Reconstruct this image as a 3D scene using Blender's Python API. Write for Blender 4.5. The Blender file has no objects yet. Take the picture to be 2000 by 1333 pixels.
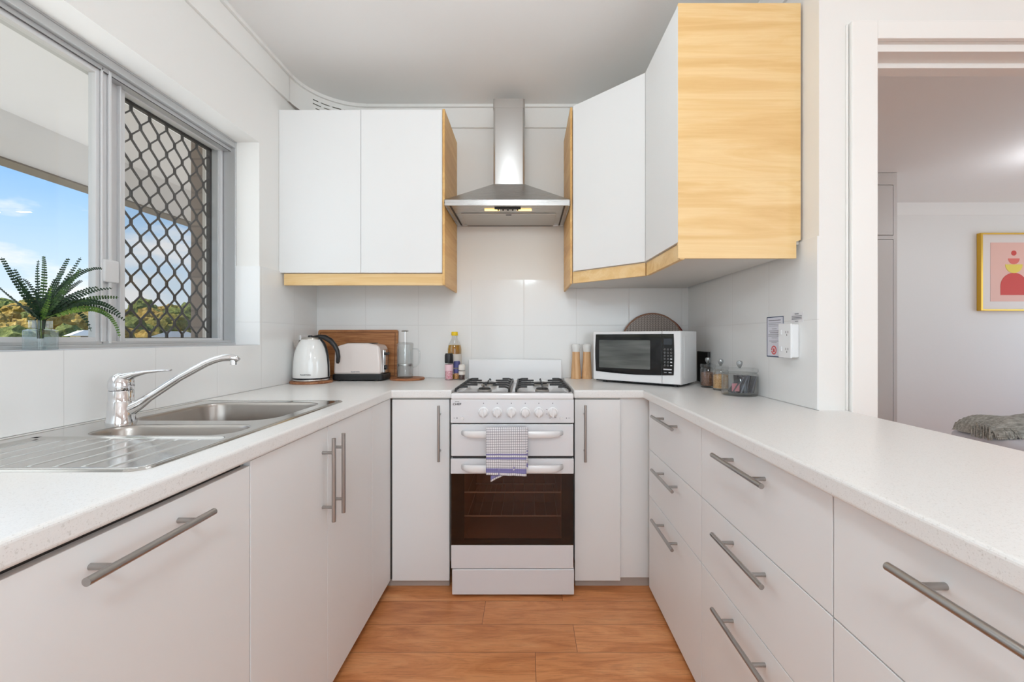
import bpy, bmesh, math, random
from mathutils import Vector, Matrix, noise
random.seed(7)
R = math.radians
PI = math.pi
scene = bpy.context.scene
col = scene.collection

# ------------------------------------------------------------------ camera
F = 835.0                                  # focal length in pixels of the 2000 wide frame
H = 1.152                                  # camera height
cam_d = bpy.data.cameras.new('camera')
cam_d.sensor_width = 36.0
cam_d.lens = F / 2000.0 * 36.0
cam_d.shift_x = -0.015
cam_d.shift_y = -0.00325
cam_d.clip_start = 0.02
cam_d.clip_end = 600
cam = bpy.data.objects.new('camera', cam_d)
cam.location = (0, 0, H)
cam.rotation_euler = (R(90), 0, 0)
col.objects.link(cam)
scene.camera = cam

# ------------------------------------------------------------------ view
scene.view_settings.view_transform = 'Standard'
scene.view_settings.look = 'None'
scene.view_settings.exposure = 0.17
scene.view_settings.gamma = 1.0
scene.view_settings.use_curve_mapping = False
scene.cycles.max_bounces = 12
scene.cycles.diffuse_bounces = 8
scene.cycles.transparent_max_bounces = 24
scene.cycles.sample_clamp_indirect = 4.0
scene.cycles.use_denoising = True

def s2l(c):
    return tuple(((v / 255.0) / 12.92 if v / 255.0 <= 0.04045 else ((v / 255.0 + 0.055) / 1.055) ** 2.4) for v in c)
def C4(c):
    return s2l(c) + (1.0,)

# ------------------------------------------------------------------ world: blue sky, small clouds, pale horizon
W = bpy.data.worlds.new('sky_world')
scene.world = W
W.use_nodes = True
wn = W.node_tree.nodes; wl = W.node_tree.links
wn.clear()
tc = wn.new('ShaderNodeTexCoord')
sep = wn.new('ShaderNodeSeparateXYZ'); wl.new(tc.outputs['Generated'], sep.inputs[0])
rmp = wn.new('ShaderNodeValToRGB'); wl.new(sep.outputs['Z'], rmp.inputs[0])
cr = rmp.color_ramp
cr.elements[0].position = 0.0; cr.elements[0].color = C4((205, 202, 195))
cr.elements[1].position = 1.0; cr.elements[1].color = C4((92, 150, 225))
for p, c in ((0.004, (226, 240, 253)), (0.08, (214, 234, 253)), (0.18, (182, 217, 253)), (0.27, (138, 192, 248)), (0.36, (112, 172, 240)), (0.6, (96, 156, 232))):
    e = cr.elements.new(p); e.color = C4(c)
mp = wn.new('ShaderNodeMapping'); mp.inputs['Scale'].default_value = (1, 1, 2.6); mp.inputs['Location'].default_value = (0.3, 1.7, 0.25)
wl.new(tc.outputs['Generated'], mp.inputs[0])
nz = wn.new('ShaderNodeTexNoise'); nz.inputs['Scale'].default_value = 6.5; nz.inputs['Detail'].default_value = 8; nz.inputs['Roughness'].default_value = 0.58
wl.new(mp.outputs[0], nz.inputs['Vector'])
cr2 = wn.new('ShaderNodeValToRGB'); wl.new(nz.outputs['Fac'], cr2.inputs[0])
cr2.color_ramp.elements[0].position = 0.50; cr2.color_ramp.elements[0].color = (0, 0, 0, 1)
cr2.color_ramp.elements[1].position = 0.66; cr2.color_ramp.elements[1].color = (1, 1, 1, 1)
hz = wn.new('ShaderNodeValToRGB'); wl.new(sep.outputs['Z'], hz.inputs[0])
hz.color_ramp.elements[0].position = 0.0; hz.color_ramp.elements[0].color = (0, 0, 0, 1)
hz.color_ramp.elements[1].position = 0.3; hz.color_ramp.elements[1].color = (0.0, 0.0, 0.0, 1)
e = hz.color_ramp.elements.new(0.02); e.color = (0.7, 0.7, 0.7, 1)
e = hz.color_ramp.elements.new(0.19); e.color = (0.95, 0.95, 0.95, 1)
mm = wn.new('ShaderNodeMath'); mm.operation = 'MULTIPLY'
wl.new(cr2.outputs[0], mm.inputs[0]); wl.new(hz.outputs[0], mm.inputs[1])
mx = wn.new('ShaderNodeMixRGB'); wl.new(mm.outputs[0], mx.inputs[0]); wl.new(rmp.outputs[0], mx.inputs[1]); mx.inputs[2].default_value = C4((250, 250, 252))
bg = wn.new('ShaderNodeBackground'); bg.inputs['Strength'].default_value = 1.05
wl.new(mx.outputs[0], bg.inputs[0])
wo = wn.new('ShaderNodeOutputWorld'); wl.new(bg.outputs[0], wo.inputs[0])

# ------------------------------------------------------------------ sun, kitchen window daylight and added fill for unseen windows
sd = bpy.data.lights.new('sun', 'SUN'); sd.energy = 6.0; sd.angle = R(0.6); sd.color = (1.0, 0.94, 0.84)
sun = bpy.data.objects.new('sun', sd); sun.rotation_euler = Vector((0.52, 0.40, -0.80)).to_track_quat('-Z', 'Y').to_euler(); col.objects.link(sun)

def area(name, loc, rot, sx, sy, power, color):
    d = bpy.data.lights.new(name, 'AREA'); d.shape = 'RECTANGLE'; d.size = sx; d.size_y = sy; d.energy = power; d.color = color
    o = bpy.data.objects.new(name, d); o.location = loc; o.rotation_euler = rot; col.objects.link(o)
    return o
area('daylight_rear_window', (0.9, -2.93, 1.30), (R(90), 0, 0), 3.0, 1.7, 34, (0.82, 0.93, 1.0))  # added fill behind the camera, as from an unseen window
area('daylight_kitchen_window', (-1.372, 1.25, 1.60), (0, R(-90), 0), 0.84, 1.38, 3.2, (0.86, 0.94, 1.0))
area('daylight_lounge_window', (6.1, 3.0, 1.4), (0, R(90), 0), 1.6, 1.8, 18, (0.78, 0.89, 1.0))  # unseen daylight added for the room beyond the doorway
area('daylight_dining_window', (6.1, -1.4, 1.45), (0, R(90), 0), 1.6, 1.9, 32, (0.82, 0.93, 1.0))  # added fill from an unseen opening, brightens the left side
LAMPS = ((-0.15, 1.15, 5, (0.86, 0.94, 1.0)), (0.0, -0.60, 36, (0.80, 0.935, 1.0)), (2.1, -0.5, 12, (0.80, 0.93, 1.0)), (3.95, 3.0, 6.5, (0.92, 0.95, 1.0)))
HOOD_W = 0.12

# ------------------------------------------------------------------ mesh helpers
OFF = {}
def tag(o, label=None, cat=None, group=None, kind=None):
    if label: o['label'] = label
    if cat: o['category'] = cat
    if group: o['group'] = group
    if kind: o['kind'] = kind
    return o
def thing(name, label=None, cat=None, loc=(0, 0, 0), rotz=0.0, group=None, kind=None, local=False):
    o = bpy.data.objects.new(name, None)
    o.empty_display_size = 0.05
    o.location = loc; o.rotation_euler = (0, 0, rotz)
    col.objects.link(o)
    OFF[o.name] = Vector((0, 0, 0)) if local else Vector(loc)
    return tag(o, label, cat, group, kind)

class MB:
    def __init__(s):
        s.bm = bmesh.new()
    def _add(s, vs, fs):
        v = [s.bm.verts.new(p) for p in vs]
        for f in fs:
            try: s.bm.faces.new([v[i] for i in f])
            except ValueError: pass
        return s
    def box(s, x0, x1, y0, y1, z0, z1):
        vs = [(x0, y0, z0), (x1, y0, z0), (x1, y1, z0), (x0, y1, z0), (x0, y0, z1), (x1, y0, z1), (x1, y1, z1), (x0, y1, z1)]
        return s._add(vs, [(0, 3, 2, 1), (4, 5, 6, 7), (0, 1, 5, 4), (1, 2, 6, 5), (2, 3, 7, 6), (3, 0, 4, 7)])
    def prism(s, pts, a0, a1, axis='z'):
        """closed outline pts (2-D) extruded along axis"""
        def P(u, v, w):
            return (u, v, w) if axis == 'z' else ((u, w, v) if axis == 'y' else (w, u, v))
        n = len(pts)
        vs = [P(u, v, a0) for u, v in pts] + [P(u, v, a1) for u, v in pts]
        fs = [tuple(range(n))[::-1], tuple(range(n, 2 * n))] + [(i, (i + 1) % n, n + (i + 1) % n, n + i) for i in range(n)]
        return s._add(vs, fs)
    def cyl(s, p0, p1, r0, r1=None, seg=24):
        return s.tube([p0, p1], [r0, r1 if r1 is not None else r0], seg)
    def tube(s, pts, rad, seg=12, flat=None, caps=True):
        """swept tube; rad a number, list, or list of (a,b) ellipse radii; flat: up vector for the b axis"""
        pts = [Vector(p) for p in pts]
        n = len(pts)
        if not isinstance(rad, (list, tuple)): rad = [rad] * n
        rings = []; up = None
        for i in range(n):
            t = (pts[min(i + 1, n - 1)] - pts[max(i - 1, 0)]).normalized()
            if up is None:
                up = Vector(flat) if flat else (Vector((0, 0, 1)) if abs(t.z) < 0.9 else Vector((1, 0, 0)))
            u = up - t * up.dot(t)
            if u.length < 1e-5: u = t.orthogonal()
            u.normalize(); w = t.cross(u).normalized(); up = u
            a, b = rad[i] if isinstance(rad[i], (list, tuple)) else (rad[i], rad[i])
            rings.append([s.bm.verts.new(pts[i] + w * (a * math.cos(2 * PI * k / seg)) + u * (b * math.sin(2 * PI * k / seg))) for k in range(seg)])
        for i in range(n - 1):
            for k in range(seg):
                s.bm.faces.new((rings[i][k], rings[i][(k + 1) % seg], rings[i + 1][(k + 1) % seg], rings[i + 1][k]))
        if caps:
            s.bm.faces.new(rings[0][::-1]); s.bm.faces.new(rings[-1])
        return s
    def lathe(s, prof, c=(0, 0, 0), seg=32, sx=1.0, sy=1.0):
        cx, cy, cz = c
        rings = []
        for r, z in prof:
            if r < 1e-6: rings.append([s.bm.verts.new((cx, cy, cz + z))])
            else: rings.append([s.bm.verts.new((cx + r * sx * math.cos(2 * PI * k / seg), cy + r * sy * math.sin(2 * PI * k / seg), cz + z)) for k in range(seg)])
        for a, b in zip(rings, rings[1:]):
            for k in range(seg):
                k2 = (k + 1) % seg
                q = [a[k % len(a)], a[k2 % len(a)], b[k2 % len(b)], b[k % len(b)]]
                u = []
                for v in q:
                    if v not in u: u.append(v)
                if len(u) >= 3:
                    try: s.bm.faces.new(u)
                    except ValueError: pass
        return s
    def cells(s, xs, ys, inside, z0, z1):
        """solid plate from rectangular cells with shared vertices"""
        V = {}
        def v(i, j, k):
            if (i, j, k) not in V: V[(i, j, k)] = s.bm.verts.new((xs[i], ys[j], (z0, z1)[k]))
            return V[(i, j, k)]
        nx, ny = len(xs) - 1, len(ys) - 1
        on = lambda i, j: 0 <= i < nx and 0 <= j < ny and inside((xs[i] + xs[i + 1]) / 2, (ys[j] + ys[j + 1]) / 2)
        for i in range(nx):
            for j in range(ny):
                if not on(i, j): continue
                s.bm.faces.new((v(i, j, 1), v(i + 1, j, 1), v(i + 1, j + 1, 1), v(i, j + 1, 1)))
                s.bm.faces.new((v(i, j, 0), v(i, j + 1, 0), v(i + 1, j + 1, 0), v(i + 1, j, 0)))
                if not on(i - 1, j): s.bm.faces.new((v(i, j, 0), v(i, j, 1), v(i, j + 1, 1), v(i, j + 1, 0)))
                if not on(i + 1, j): s.bm.faces.new((v(i + 1, j, 0), v(i + 1, j + 1, 0), v(i + 1, j + 1, 1), v(i + 1, j, 1)))
                if not on(i, j - 1): s.bm.faces.new((v(i, j, 0), v(i + 1, j, 0), v(i + 1, j, 1), v(i, j, 1)))
                if not on(i, j + 1): s.bm.faces.new((v(i, j + 1, 0), v(i, j + 1, 1), v(i + 1, j + 1, 1), v(i + 1, j + 1, 0)))
        return s
    def build(s, name, mat, parent=None, origin=None, bevel=0.0, smooth=False, seg=2, recalc=True, ang=40):
        off = OFF.get(parent.name, Vector((0, 0, 0))) if parent else Vector(origin or (0, 0, 0))
        if recalc: bmesh.ops.recalc_face_normals(s.bm, faces=s.bm.faces)
        for v in s.bm.verts: v.co -= off
        me = bpy.data.meshes.new(name); s.bm.to_mesh(me); s.bm.free()
        for m in (mat if isinstance(mat, (list, tuple)) else [mat]): me.materials.append(m)
        if smooth:
            for p in me.polygons: p.use_smooth = True
            if smooth != 'all': me.set_sharp_from_angle(angle=R(ang))
        o = bpy.data.objects.new(name, me); col.objects.link(o)
        if parent: o.parent = parent
        else: o.location = off
        OFF[o.name] = off.copy()
        if bevel:
            b = o.modifiers.new('bevel', 'BEVEL'); b.width = bevel; b.segments = seg; b.limit_method = 'ANGLE'; b.angle_limit = R(35)
            b.harden_normals = False
        return o

def arc(cx, cy, r, a0, a1, n=8, ry=None):
    ry = r if ry is None else ry
    return [(cx + r * math.cos(R(a0 + (a1 - a0) * i / n)), cy + ry * math.sin(R(a0 + (a1 - a0) * i / n))) for i in range(n + 1)]
def rrect(x0, x1, y0, y1, r, n=6):
    return arc(x1 - r, y0 + r, r, -90, 0, n) + arc(x1 - r, y1 - r, r, 0, 90, n) + arc(x0 + r, y1 - r, r, 90, 180, n) + arc(x0 + r, y0 + r, r, 180, 270, n)
def text_part(name, txt, size, mat, parent, mtx, depth=0.0004, shear=0.0, sx=1.0):
    c = bpy.data.curves.new(name, 'FONT'); c.body = txt; c.size = size; c.extrude = depth; c.offset = size * 0.02; c.shear = shear; c.resolution_u = 3
    t = bpy.data.objects.new(name + '_tmp', c); col.objects.link(t)
    dg = bpy.context.evaluated_depsgraph_get()
    me = bpy.data.meshes.new_from_object(t.evaluated_get(dg))
    bpy.data.objects.remove(t)
    me.transform(mtx @ Matrix.Diagonal((sx, 1, 1, 1)))
    if parent is not None: me.transform(Matrix.Translation(-OFF[parent.name]))
    me.materials.clear(); me.materials.append(mat)
    o = bpy.data.objects.new(name, me); col.objects.link(o); o.parent = parent
    OFF[o.name] = OFF[parent.name].copy() if parent else Vector((0, 0, 0))
    return o
def facing_minus_y(x, y, z):      # text standing upright and read from -Y
    return Matrix.Translation((x, y, z)) @ Matrix.Rotation(R(90), 4, 'X')

# ------------------------------------------------------------------ materials
def mat(name, c, rough=0.5, metal=0.0, spec=0.5, emit=None, es=0.0, coat=0.0):
    m = bpy.data.materials.new(name); m.use_nodes = True
    b = m.node_tree.nodes['Principled BSDF']
    b.inputs['Base Color'].default_value = C4(c)
    b.inputs['Roughness'].default_value = rough
    b.inputs['Metallic'].default_value = metal
    b.inputs['Specular IOR Level'].default_value = spec
    b.inputs['Coat Weight'].default_value = coat
    b.inputs['Coat Roughness'].default_value = 0.08
    if emit:
        b.inputs['Emission Color'].default_value = C4(emit); b.inputs['Emission Strength'].default_value = es
    return m
class N:
    """tiny node helper"""
    def __init__(s, m):
        s.t = m.node_tree; s.b = s.t.nodes.get('Principled BSDF')
    def new(s, t, **k):
        n = s.t.nodes.new('ShaderNode' + t)
        for a, v in k.items():
            if a.startswith('i_'): n.inputs[a[2:].replace('_', ' ')].default_value = v
            else: setattr(n, a, v)
        return n
    def link(s, a, b): s.t.links.new(a, b)
    def math(s, op, a, b=None, c=None):
        n = s.new('Math', operation=op)
        for i, v in enumerate((a, b, c)):
            if v is None: continue
            if isinstance(v, (int, float)): n.inputs[i].default_value = v
            else: s.link(v, n.inputs[i])
        return n.outputs[0]
    def mix(s, f, a, b, blend='MIX'):
        n = s.new('MixRGB', blend_type=blend)
        for i, v in enumerate((f, a, b)):
            if isinstance(v, (int, float, tuple)): n.inputs[i].default_value = v
            else: s.link(v, n.inputs[i])
        return n.outputs[0]
    def ramp(s, f, stops):
        n = s.new('ValToRGB'); s.link(f, n.inputs[0]); e = n.color_ramp.elements
        e[0].position, e[0].color = stops[0][0], stops[0][1]
        e[1].position, e[1].color = stops[-1][0], stops[-1][1]
        for p, c in stops[1:-1]:
            x = e.new(p); x.color = c
        return n.outputs[0]
    def pos(s, scale=(1, 1, 1), loc=(0, 0, 0), kind='pos', rot=(0, 0, 0)):
        if kind == 'pos': src = s.new('NewGeometry').outputs['Position']
        else: src = s.new('TexCoord').outputs['Object']
        m = s.new('Mapping'); m.inputs['Scale'].default_value = scale; m.inputs['Location'].default_value = loc; m.inputs['Rotation'].default_value = rot
        s.link(src, m.inputs[0]); return m.outputs[0]
    def noise(s, vec, scale, detail=4, rough=0.5, dist=0.0):
        n = s.new('TexNoise'); n.inputs['Scale'].default_value = scale; n.inputs['Detail'].default_value = detail
        n.inputs['Roughness'].default_value = rough; n.inputs['Distortion'].default_value = dist
        s.link(vec, n.inputs['Vector']); return n.outputs['Fac']
    def bump(s, h, strength, dist=0.001):
        n = s.new('Bump'); n.inputs['Strength'].default_value = strength; n.inputs['Distance'].default_value = dist
        s.link(h, n.inputs['Height']); s.link(n.outputs[0], s.b.inputs['Normal'])
    def base(s, c): s.link(c, s.b.inputs['Base Color'])

def plaster(name, c, rough=0.6):
    m = mat(name, c, rough, spec=0.35); n = N(m)
    f = n.noise(n.pos(), 9, 5, 0.6)
    n.bump(f, 0.12, 0.01)
    g = n.noise(n.pos(), 1.3, 2)
    n.base(n.mix(g, tuple(x * 0.975 for x in C4(c)[:3]) + (1,), C4(c)))
    return m
M = {}
M['wall'] = plaster('wall_paint', (232, 231, 228))
M['ceiling'] = plaster('ceiling_paint', (240, 240, 239), 0.8)
M['trim'] = mat('gloss_trim_paint', (236, 235, 232), 0.3)
M['door_white'] = mat('satin_white_laminate', (231, 232, 232), 0.5, spec=0.35)
M['carcass'] = mat('white_carcass', (214, 211, 206), 0.5)
M['groove'] = mat('shadow_gap', (70, 64, 60), 0.7)
M['kick'] = mat('kickboard', (176, 166, 158), 0.6)
M['enamel'] = mat('white_enamel', (232, 232, 233), 0.18, coat=0.3)
M['enamel_flat'] = mat('white_powder_coat', (222, 223, 226), 0.35)
M['black'] = mat('black_plastic', (22, 22, 24), 0.35)
M['black_gloss'] = mat('black_gloss', (12, 12, 14), 0.08)
M['iron'] = mat('cast_iron', (34, 33, 34), 0.45)
M['chrome'] = mat('chrome', (225, 226, 228), 0.06, 1.0)
M['plastic_white'] = mat('white_plastic', (236, 236, 237), 0.3)
M['plug_white'] = mat('plug_white', (228, 229, 231), 0.35)

def steel(name, c, rough, axis, amt=0.1):
    m = mat(name, c, rough, 1.0); n = N(m)
    sc = [500, 500, 500]; sc[axis] = 6
    f = n.noise(n.pos(tuple(sc)), 1.0, 2)
    n.link(n.math('MULTIPLY_ADD', f, amt, rough - amt / 2), n.b.inputs['Roughness'])
    n.bump(f, 0.05, 0.0005)
    return m
M['steel_v'] = steel('brushed_steel_upright', (205, 203, 200), 0.3, 2)
M['steel_h'] = steel('brushed_steel_level', (190, 189, 187), 0.28, 0)
M['steel_sink'] = steel('sink_steel', (196, 194, 190), 0.14, 1, 0.08)
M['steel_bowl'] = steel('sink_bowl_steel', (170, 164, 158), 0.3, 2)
M['handle'] = steel('handle_steel', (176, 173, 170), 0.3, 1)
M['alu'] = mat('aluminium', (198, 199, 200), 0.38, 0.55)
M['alu_dark'] = mat('aluminium_shadow_gasket', (70, 70, 72), 0.5)  # plain dark grey for gaskets and the small house panes
M['alu_white'] = mat('anodised_pale_frame', (214, 214, 215), 0.4, 0.2)

def tiles(name, axis_u, u0, wu, z_lines):
    m = mat(name, (233, 233, 232), 0.12, spec=0.4); n = N(m)
    sp = n.new('SeparateXYZ'); n.link(n.new('NewGeometry').outputs['Position'], sp.inputs[0])
    u = n.math('DIVIDE', n.math('SUBTRACT', sp.outputs[axis_u], u0 - 50 * wu), wu)
    d = n.math('MULTIPLY', n.math('ABSOLUTE', n.math('SUBTRACT', n.math('FRACT', n.math('ADD', u, 0.5)), 0.5)), wu)
    for z in z_lines:
        d = n.math('MINIMUM', d, n.math('ABSOLUTE', n.math('SUBTRACT', sp.outputs['Z'], z)))
    g = n.math('LESS_THAN', d, 0.0010)
    n.base(n.mix(g, C4((233, 233, 232)), C4((212, 211, 209))))
    n.link(n.math('MULTIPLY_ADD', g, 0.5, 0.1), n.b.inputs['Roughness'])
    e = n.new('MapRange'); n.link(d, e.inputs[0]); e.inputs[1].default_value = 0; e.inputs[2].default_value = 0.005
    w = n.math('MULTIPLY_ADD', n.noise(n.pos(), 5, 2), 1.2, e.outputs[0])
    n.bump(w, 0.25, 0.0012)
    return m
M['tile_back'] = tiles('back_wall_tiles', 0, -0.021, 0.3127, (1.225,))
M['tile_left'] = tiles('left_wall_tiles', 1, 1.151, 0.2853, (1.225,))
M['tile_right'] = tiles('right_wall_tiles', 1, 1.69, 0.3, (1.212,))

def worktop_mat():
    m = mat('speckled_white_laminate', (228, 227, 224), 0.28); n = N(m)
    a = n.noise(n.pos(), 420, 3, 0.7)
    b = n.noise(n.pos(), 150, 2, 0.6)
    c = n.ramp(a, [(0.30, C4((206, 203, 198))), (0.42, C4((231, 230, 228))), (1.0, C4((235, 234, 231)))])
    k = n.ramp(b, [(0.28, C4((226, 224, 220))), (0.36, (1, 1, 1, 1)), (1, (1, 1, 1, 1))])
    n.base(n.mix(0.6, c, k, 'MULTIPLY'))
    return m
M['worktop'] = worktop_mat()

def wood(name, c0, c1, c2, grain_axis, scale=1.0, rough=0.4, fine=1.0):
    m = mat(name, c1, rough); n = N(m)
    sc = [9 * scale] * 3; sc[grain_axis] = 0.9 * scale
    v = n.pos(tuple(sc))
    a = n.noise(v, 1.0, 6, 0.62, 1.6)
    sf = [130 * scale] * 3; sf[grain_axis] = 3.0 * scale
    b = n.noise(n.pos(tuple(sf)), 1.0, 3, 0.6)
    base = n.ramp(a, [(0.28, C4(c0)), (0.46, C4(c1)), (0.56, C4(c2)), (0.72, C4(c1))])
    n.base(n.mix(n.math('MULTIPLY', n.math('SUBTRACT', 0.62, b), 0.9 * fine), base, C4(c0)))
    return m
M['beech'] = wood('beech_laminate', (214, 172, 112), (228, 192, 134), (234, 203, 150), 0, 1.0, 0.42)
M['beech_v'] = wood('beech_laminate_edge', (196, 146, 82), (214, 166, 98), (224, 182, 116), 1, 1.0, 0.42)
M['bamboo'] = wood('bamboo_board', (124, 74, 36), (158, 100, 52), (182, 124, 72), 0, 3.0, 0.5)
M['acacia'] = wood('acacia_board', (112, 66, 38), (150, 94, 58), (172, 118, 78), 0, 3.0, 0.5)
M['grinder_wood'] = wood('grinder_wood', (196, 146, 98), (216, 170, 122), (226, 186, 142), 2, 3.0, 0.45)

def floor_mat():
    m = mat('plank_floor', (186, 116, 66), 0.36); n = N(m)
    sp = n.new('SeparateXYZ'); n.link(n.new('NewGeometry').outputs['Position'], sp.inputs[0])
    PW, L, Y0 = 0.152, 1.22, 1.868
    # rows counted towards the camera from the seam at Y0
    r = n.math('DIVIDE', n.math('SUBTRACT', Y0 + 40 * PW, sp.outputs['Y']), PW)
    row = n.math('FLOOR', r); fy = n.math('FRACT', r)
    k = n.math('SUBTRACT', row, 40.0)
    # joints at x = -0.182, 0.183, 0.029 in rows 0, 1, 2
    o0, o1, o2 = -0.182 / L, 0.183 / L, 0.029 / L
    c2 = (o2 - 2 * o1 + o0) / 2; c1 = o1 - o0 - c2
    offs = n.math('ADD', n.math('MULTIPLY', n.math('MULTIPLY', k, k), c2), n.math('MULTIPLY_ADD', k, c1, o0))
    u = n.math('ADD', n.math('SUBTRACT', n.math('DIVIDE', sp.outputs['X'], L), offs), 60.0)
    colm = n.math('FLOOR', u); fx = n.math('FRACT', u)
    cb = n.new('CombineXYZ'); n.link(row, cb.inputs[0]); n.link(colm, cb.inputs[1])
    wn_ = n.new('TexWhiteNoise', noise_dimensions='2D'); n.link(cb.outputs[0], wn_.inputs['Vector'])
    rnd = wn_.outputs['Value']
    sh = n.new('CombineXYZ'); n.link(n.math('MULTIPLY', rnd, 37.0), sh.inputs[0]); n.link(n.math('MULTIPLY', rnd, 91.0), sh.inputs[1])
    va = n.new('VectorMath', operation='ADD'); n.link(n.new('NewGeometry').outputs['Position'], va.inputs[0]); n.link(sh.outputs[0], va.inputs[1])
    def mapd(scl):
        q = n.new('Mapping'); q.inputs['Scale'].default_value = scl; n.link(va.outputs[0], q.inputs[0]); return q.outputs[0]
    a = n.noise(mapd((2.2, 13, 1)), 1.0, 7, 0.62, 1.2)
    b = n.noise(mapd((10, 190, 1)), 1.0, 3, 0.6)
    kn = n.noise(mapd((3.5, 9, 1)), 1.0, 2, 0.5, 0.4)
    base = n.ramp(a, [(0.22, C4((156, 96, 54))), (0.42, C4((200, 128, 76))), (0.55, C4((217, 147, 94))), (0.75, C4((228, 166, 114)))])
    base = n.mix(n.math('MULTIPLY', n.math('GREATER_THAN', b, 0.56), 0.22), base, C4((122, 68, 36)))
    base = n.mix(n.ramp(kn, [(0.70, (0, 0, 0, 1)), (0.82, (0.75, 0.75, 0.75, 1))]), base, C4((92, 50, 28)))
    tint = n.mix(rnd, C4((232, 224, 218)), (1, 1, 1, 1))
    base = n.mix(0.85, base, tint, 'MULTIPLY')
    dy = n.math('MULTIPLY', n.math('MINIMUM', fy, n.math('SUBTRACT', 1.0, fy)), PW)
    dx = n.math('MULTIPLY', n.math('MINIMUM', fx, n.math('SUBTRACT', 1.0, fx)), L)
    d = n.math('MINIMUM', dx, dy)
    g = n.math('LESS_THAN', d, 0.0011)
    n.base(n.mix(n.math('MULTIPLY', g, 0.75), base, C4((84, 46, 26))))
    h = n.math('SUBTRACT', n.math('MULTIPLY', a, 0.3), g)
    n.bump(h, 0.3, 0.001)
    return m
M['floor'] = floor_mat()

def glass(name, tint=(255, 255, 255), refl=0.05, edge=0.35, rough=0.02):
    m = bpy.data.materials.new(name); m.use_nodes = True; t = m.node_tree; t.nodes.clear()
    o = t.nodes.new('ShaderNodeOutputMaterial'); mxs = t.nodes.new('ShaderNodeMixShader')
    tr = t.nodes.new('ShaderNodeBsdfTransparent'); gl = t.nodes.new('ShaderNodeBsdfGlossy')
    tr.inputs[0].default_value = C4(tint); gl.inputs['Roughness'].default_value = rough
    lw = t.nodes.new('ShaderNodeLayerWeight'); lw.inputs[0].default_value = 0.25
    ma = t.nodes.new('ShaderNodeMath'); ma.operation = 'MULTIPLY_ADD'; ma.inputs[1].default_value = edge; ma.inputs[2].default_value = refl
    t.links.new(lw.outputs['Facing'], ma.inputs[0]); t.links.new(ma.outputs[0], mxs.inputs[0])
    t.links.new(tr.outputs[0], mxs.inputs[1]); t.links.new(gl.outputs[0], mxs.inputs[2]); t.links.new(mxs.outputs[0], o.inputs[0])
    return m
M['glass'] = glass('window_glass', (252, 253, 253), 0.01, 0.10)
M['jar_glass'] = glass('clear_jar_glass', (250, 251, 251), 0.03, 0.4)
M['oven_glass'] = glass('dark_oven_glass', (205, 188, 178), 0.03, 0.2, 0.04)
M['water'] = glass('water', (246, 250, 250), 0.02, 0.2)
M['oil'] = glass('cooking_oil', (240, 214, 110), 0.05, 0.3)
M['screen_dark'] = glass('insect_screen', (238, 236, 234), 0.0, 0.02, 0.6)
M['clear_plastic'] = glass('clear_plastic', (240, 240, 240), 0.06, 0.4, 0.1)

# ------------------------------------------------------------------ positions of the room
XL, XR = -1.254, 0.96                # left wall, right wall
YB = 2.542                           # back wall
ZC = 2.531                           # ceiling
YN = 1.407                           # wall with the doorway, its near face
YNB = 1.530                          # its far face
ZT = 0.913                           # worktop top
WX0 = -1.52                          # outside face of left wall
YW0, YW1, ZS, ZH = 0.50, 2.0, 1.118, 2.066   # window opening

def struct(name, mb, m, parent=None, **k):
    o = mb.build(name, m, parent, **k)
    if parent is None: o['kind'] = 'structure'
    return o

struct('floor', MB().box(XL - 0.3, 6.3, -3.1, 4.6, -0.1, 0.0), M['floor'])
struct('ceiling', MB().box(-1.50, 6.3, -3.1, 4.6, ZC, ZC + 0.12), M['ceiling'])
w = MB()
w.box(WX0, XL, -3.1, YW0, 0, ZC); w.box(WX0, XL, YW1, 2.75, 0, ZC)
w.box(WX0, XL, YW0, YW1, 0, ZS); w.box(WX0, XL, YW0, YW1, ZH, ZC)
struct('wall_left', w, M['wall'])
struct('wall_back', MB().box(WX0, 1.2, YB, YB + 0.2, 0, ZC), M['wall'])
w = MB().box(XR, XR + 0.18, YN, YB + 0.2, 0, ZC)
struct('wall_right', w, M['wall'])
w = MB().box(1.14, 2.9, YN, YNB, 2.126, ZC).box(2.9, 6.3, YN, YNB, 0, ZC)
struct('wall_dining', w, M['wall'])
w = MB().box(WX0, -0.7, -3.1, -3.0, 0, ZC).box(2.5, 6.3, -3.1, -3.0, 0, ZC).box(-0.7, 2.5, -3.1, -3.0, 0, 0.5).box(-0.7, 2.5, -3.1, -3.0, 2.35, ZC)
struct('wall_rear', w, M['wall'])
struct('wall_far', MB().box(1.1, 6.3, 4.36, 4.5, 0, ZC), M['wall'])
w = MB().box(6.2, 6.3, -3.1, -2.4, 0, ZC).box(6.2, 6.3, -0.4, 2.0, 0, ZC).box(6.2, 6.3, -2.4, -0.4, 0, 0.6).box(6.2, 6.3, -2.4, -0.4, 2.3, ZC).box(6.2, 6.3, 4.0, 4.5, 0, ZC).box(6.2, 6.3, 2.0, 4.0, 0, 0.5).box(6.2, 6.3, 2.0, 4.0, 2.3, ZC)
struct('wall_lounge', w, M['wall'])

# splashback tiling, 6 mm proud
struct('trim_1', MB().box(XL + 0.006, XR - 0.006, YB - 0.006, YB, ZT + 0.001, 1.495), M['tile_back'])
w = MB().box(XL, XL + 0.006, -0.6, YB, ZT + 0.001, ZS).box(XL, XL + 0.006, YW1, YB, ZS, 1.487)
w.box(-1.365, XL + 0.006, YW1 - 0.006, YW1, ZS, 1.487)
struct('trim_2', w, M['tile_left'])
struct('trim_3', MB().box(XR - 0.006, XR, YN, YB, ZT + 0.001, 1.487), M['tile_right'])
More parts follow.
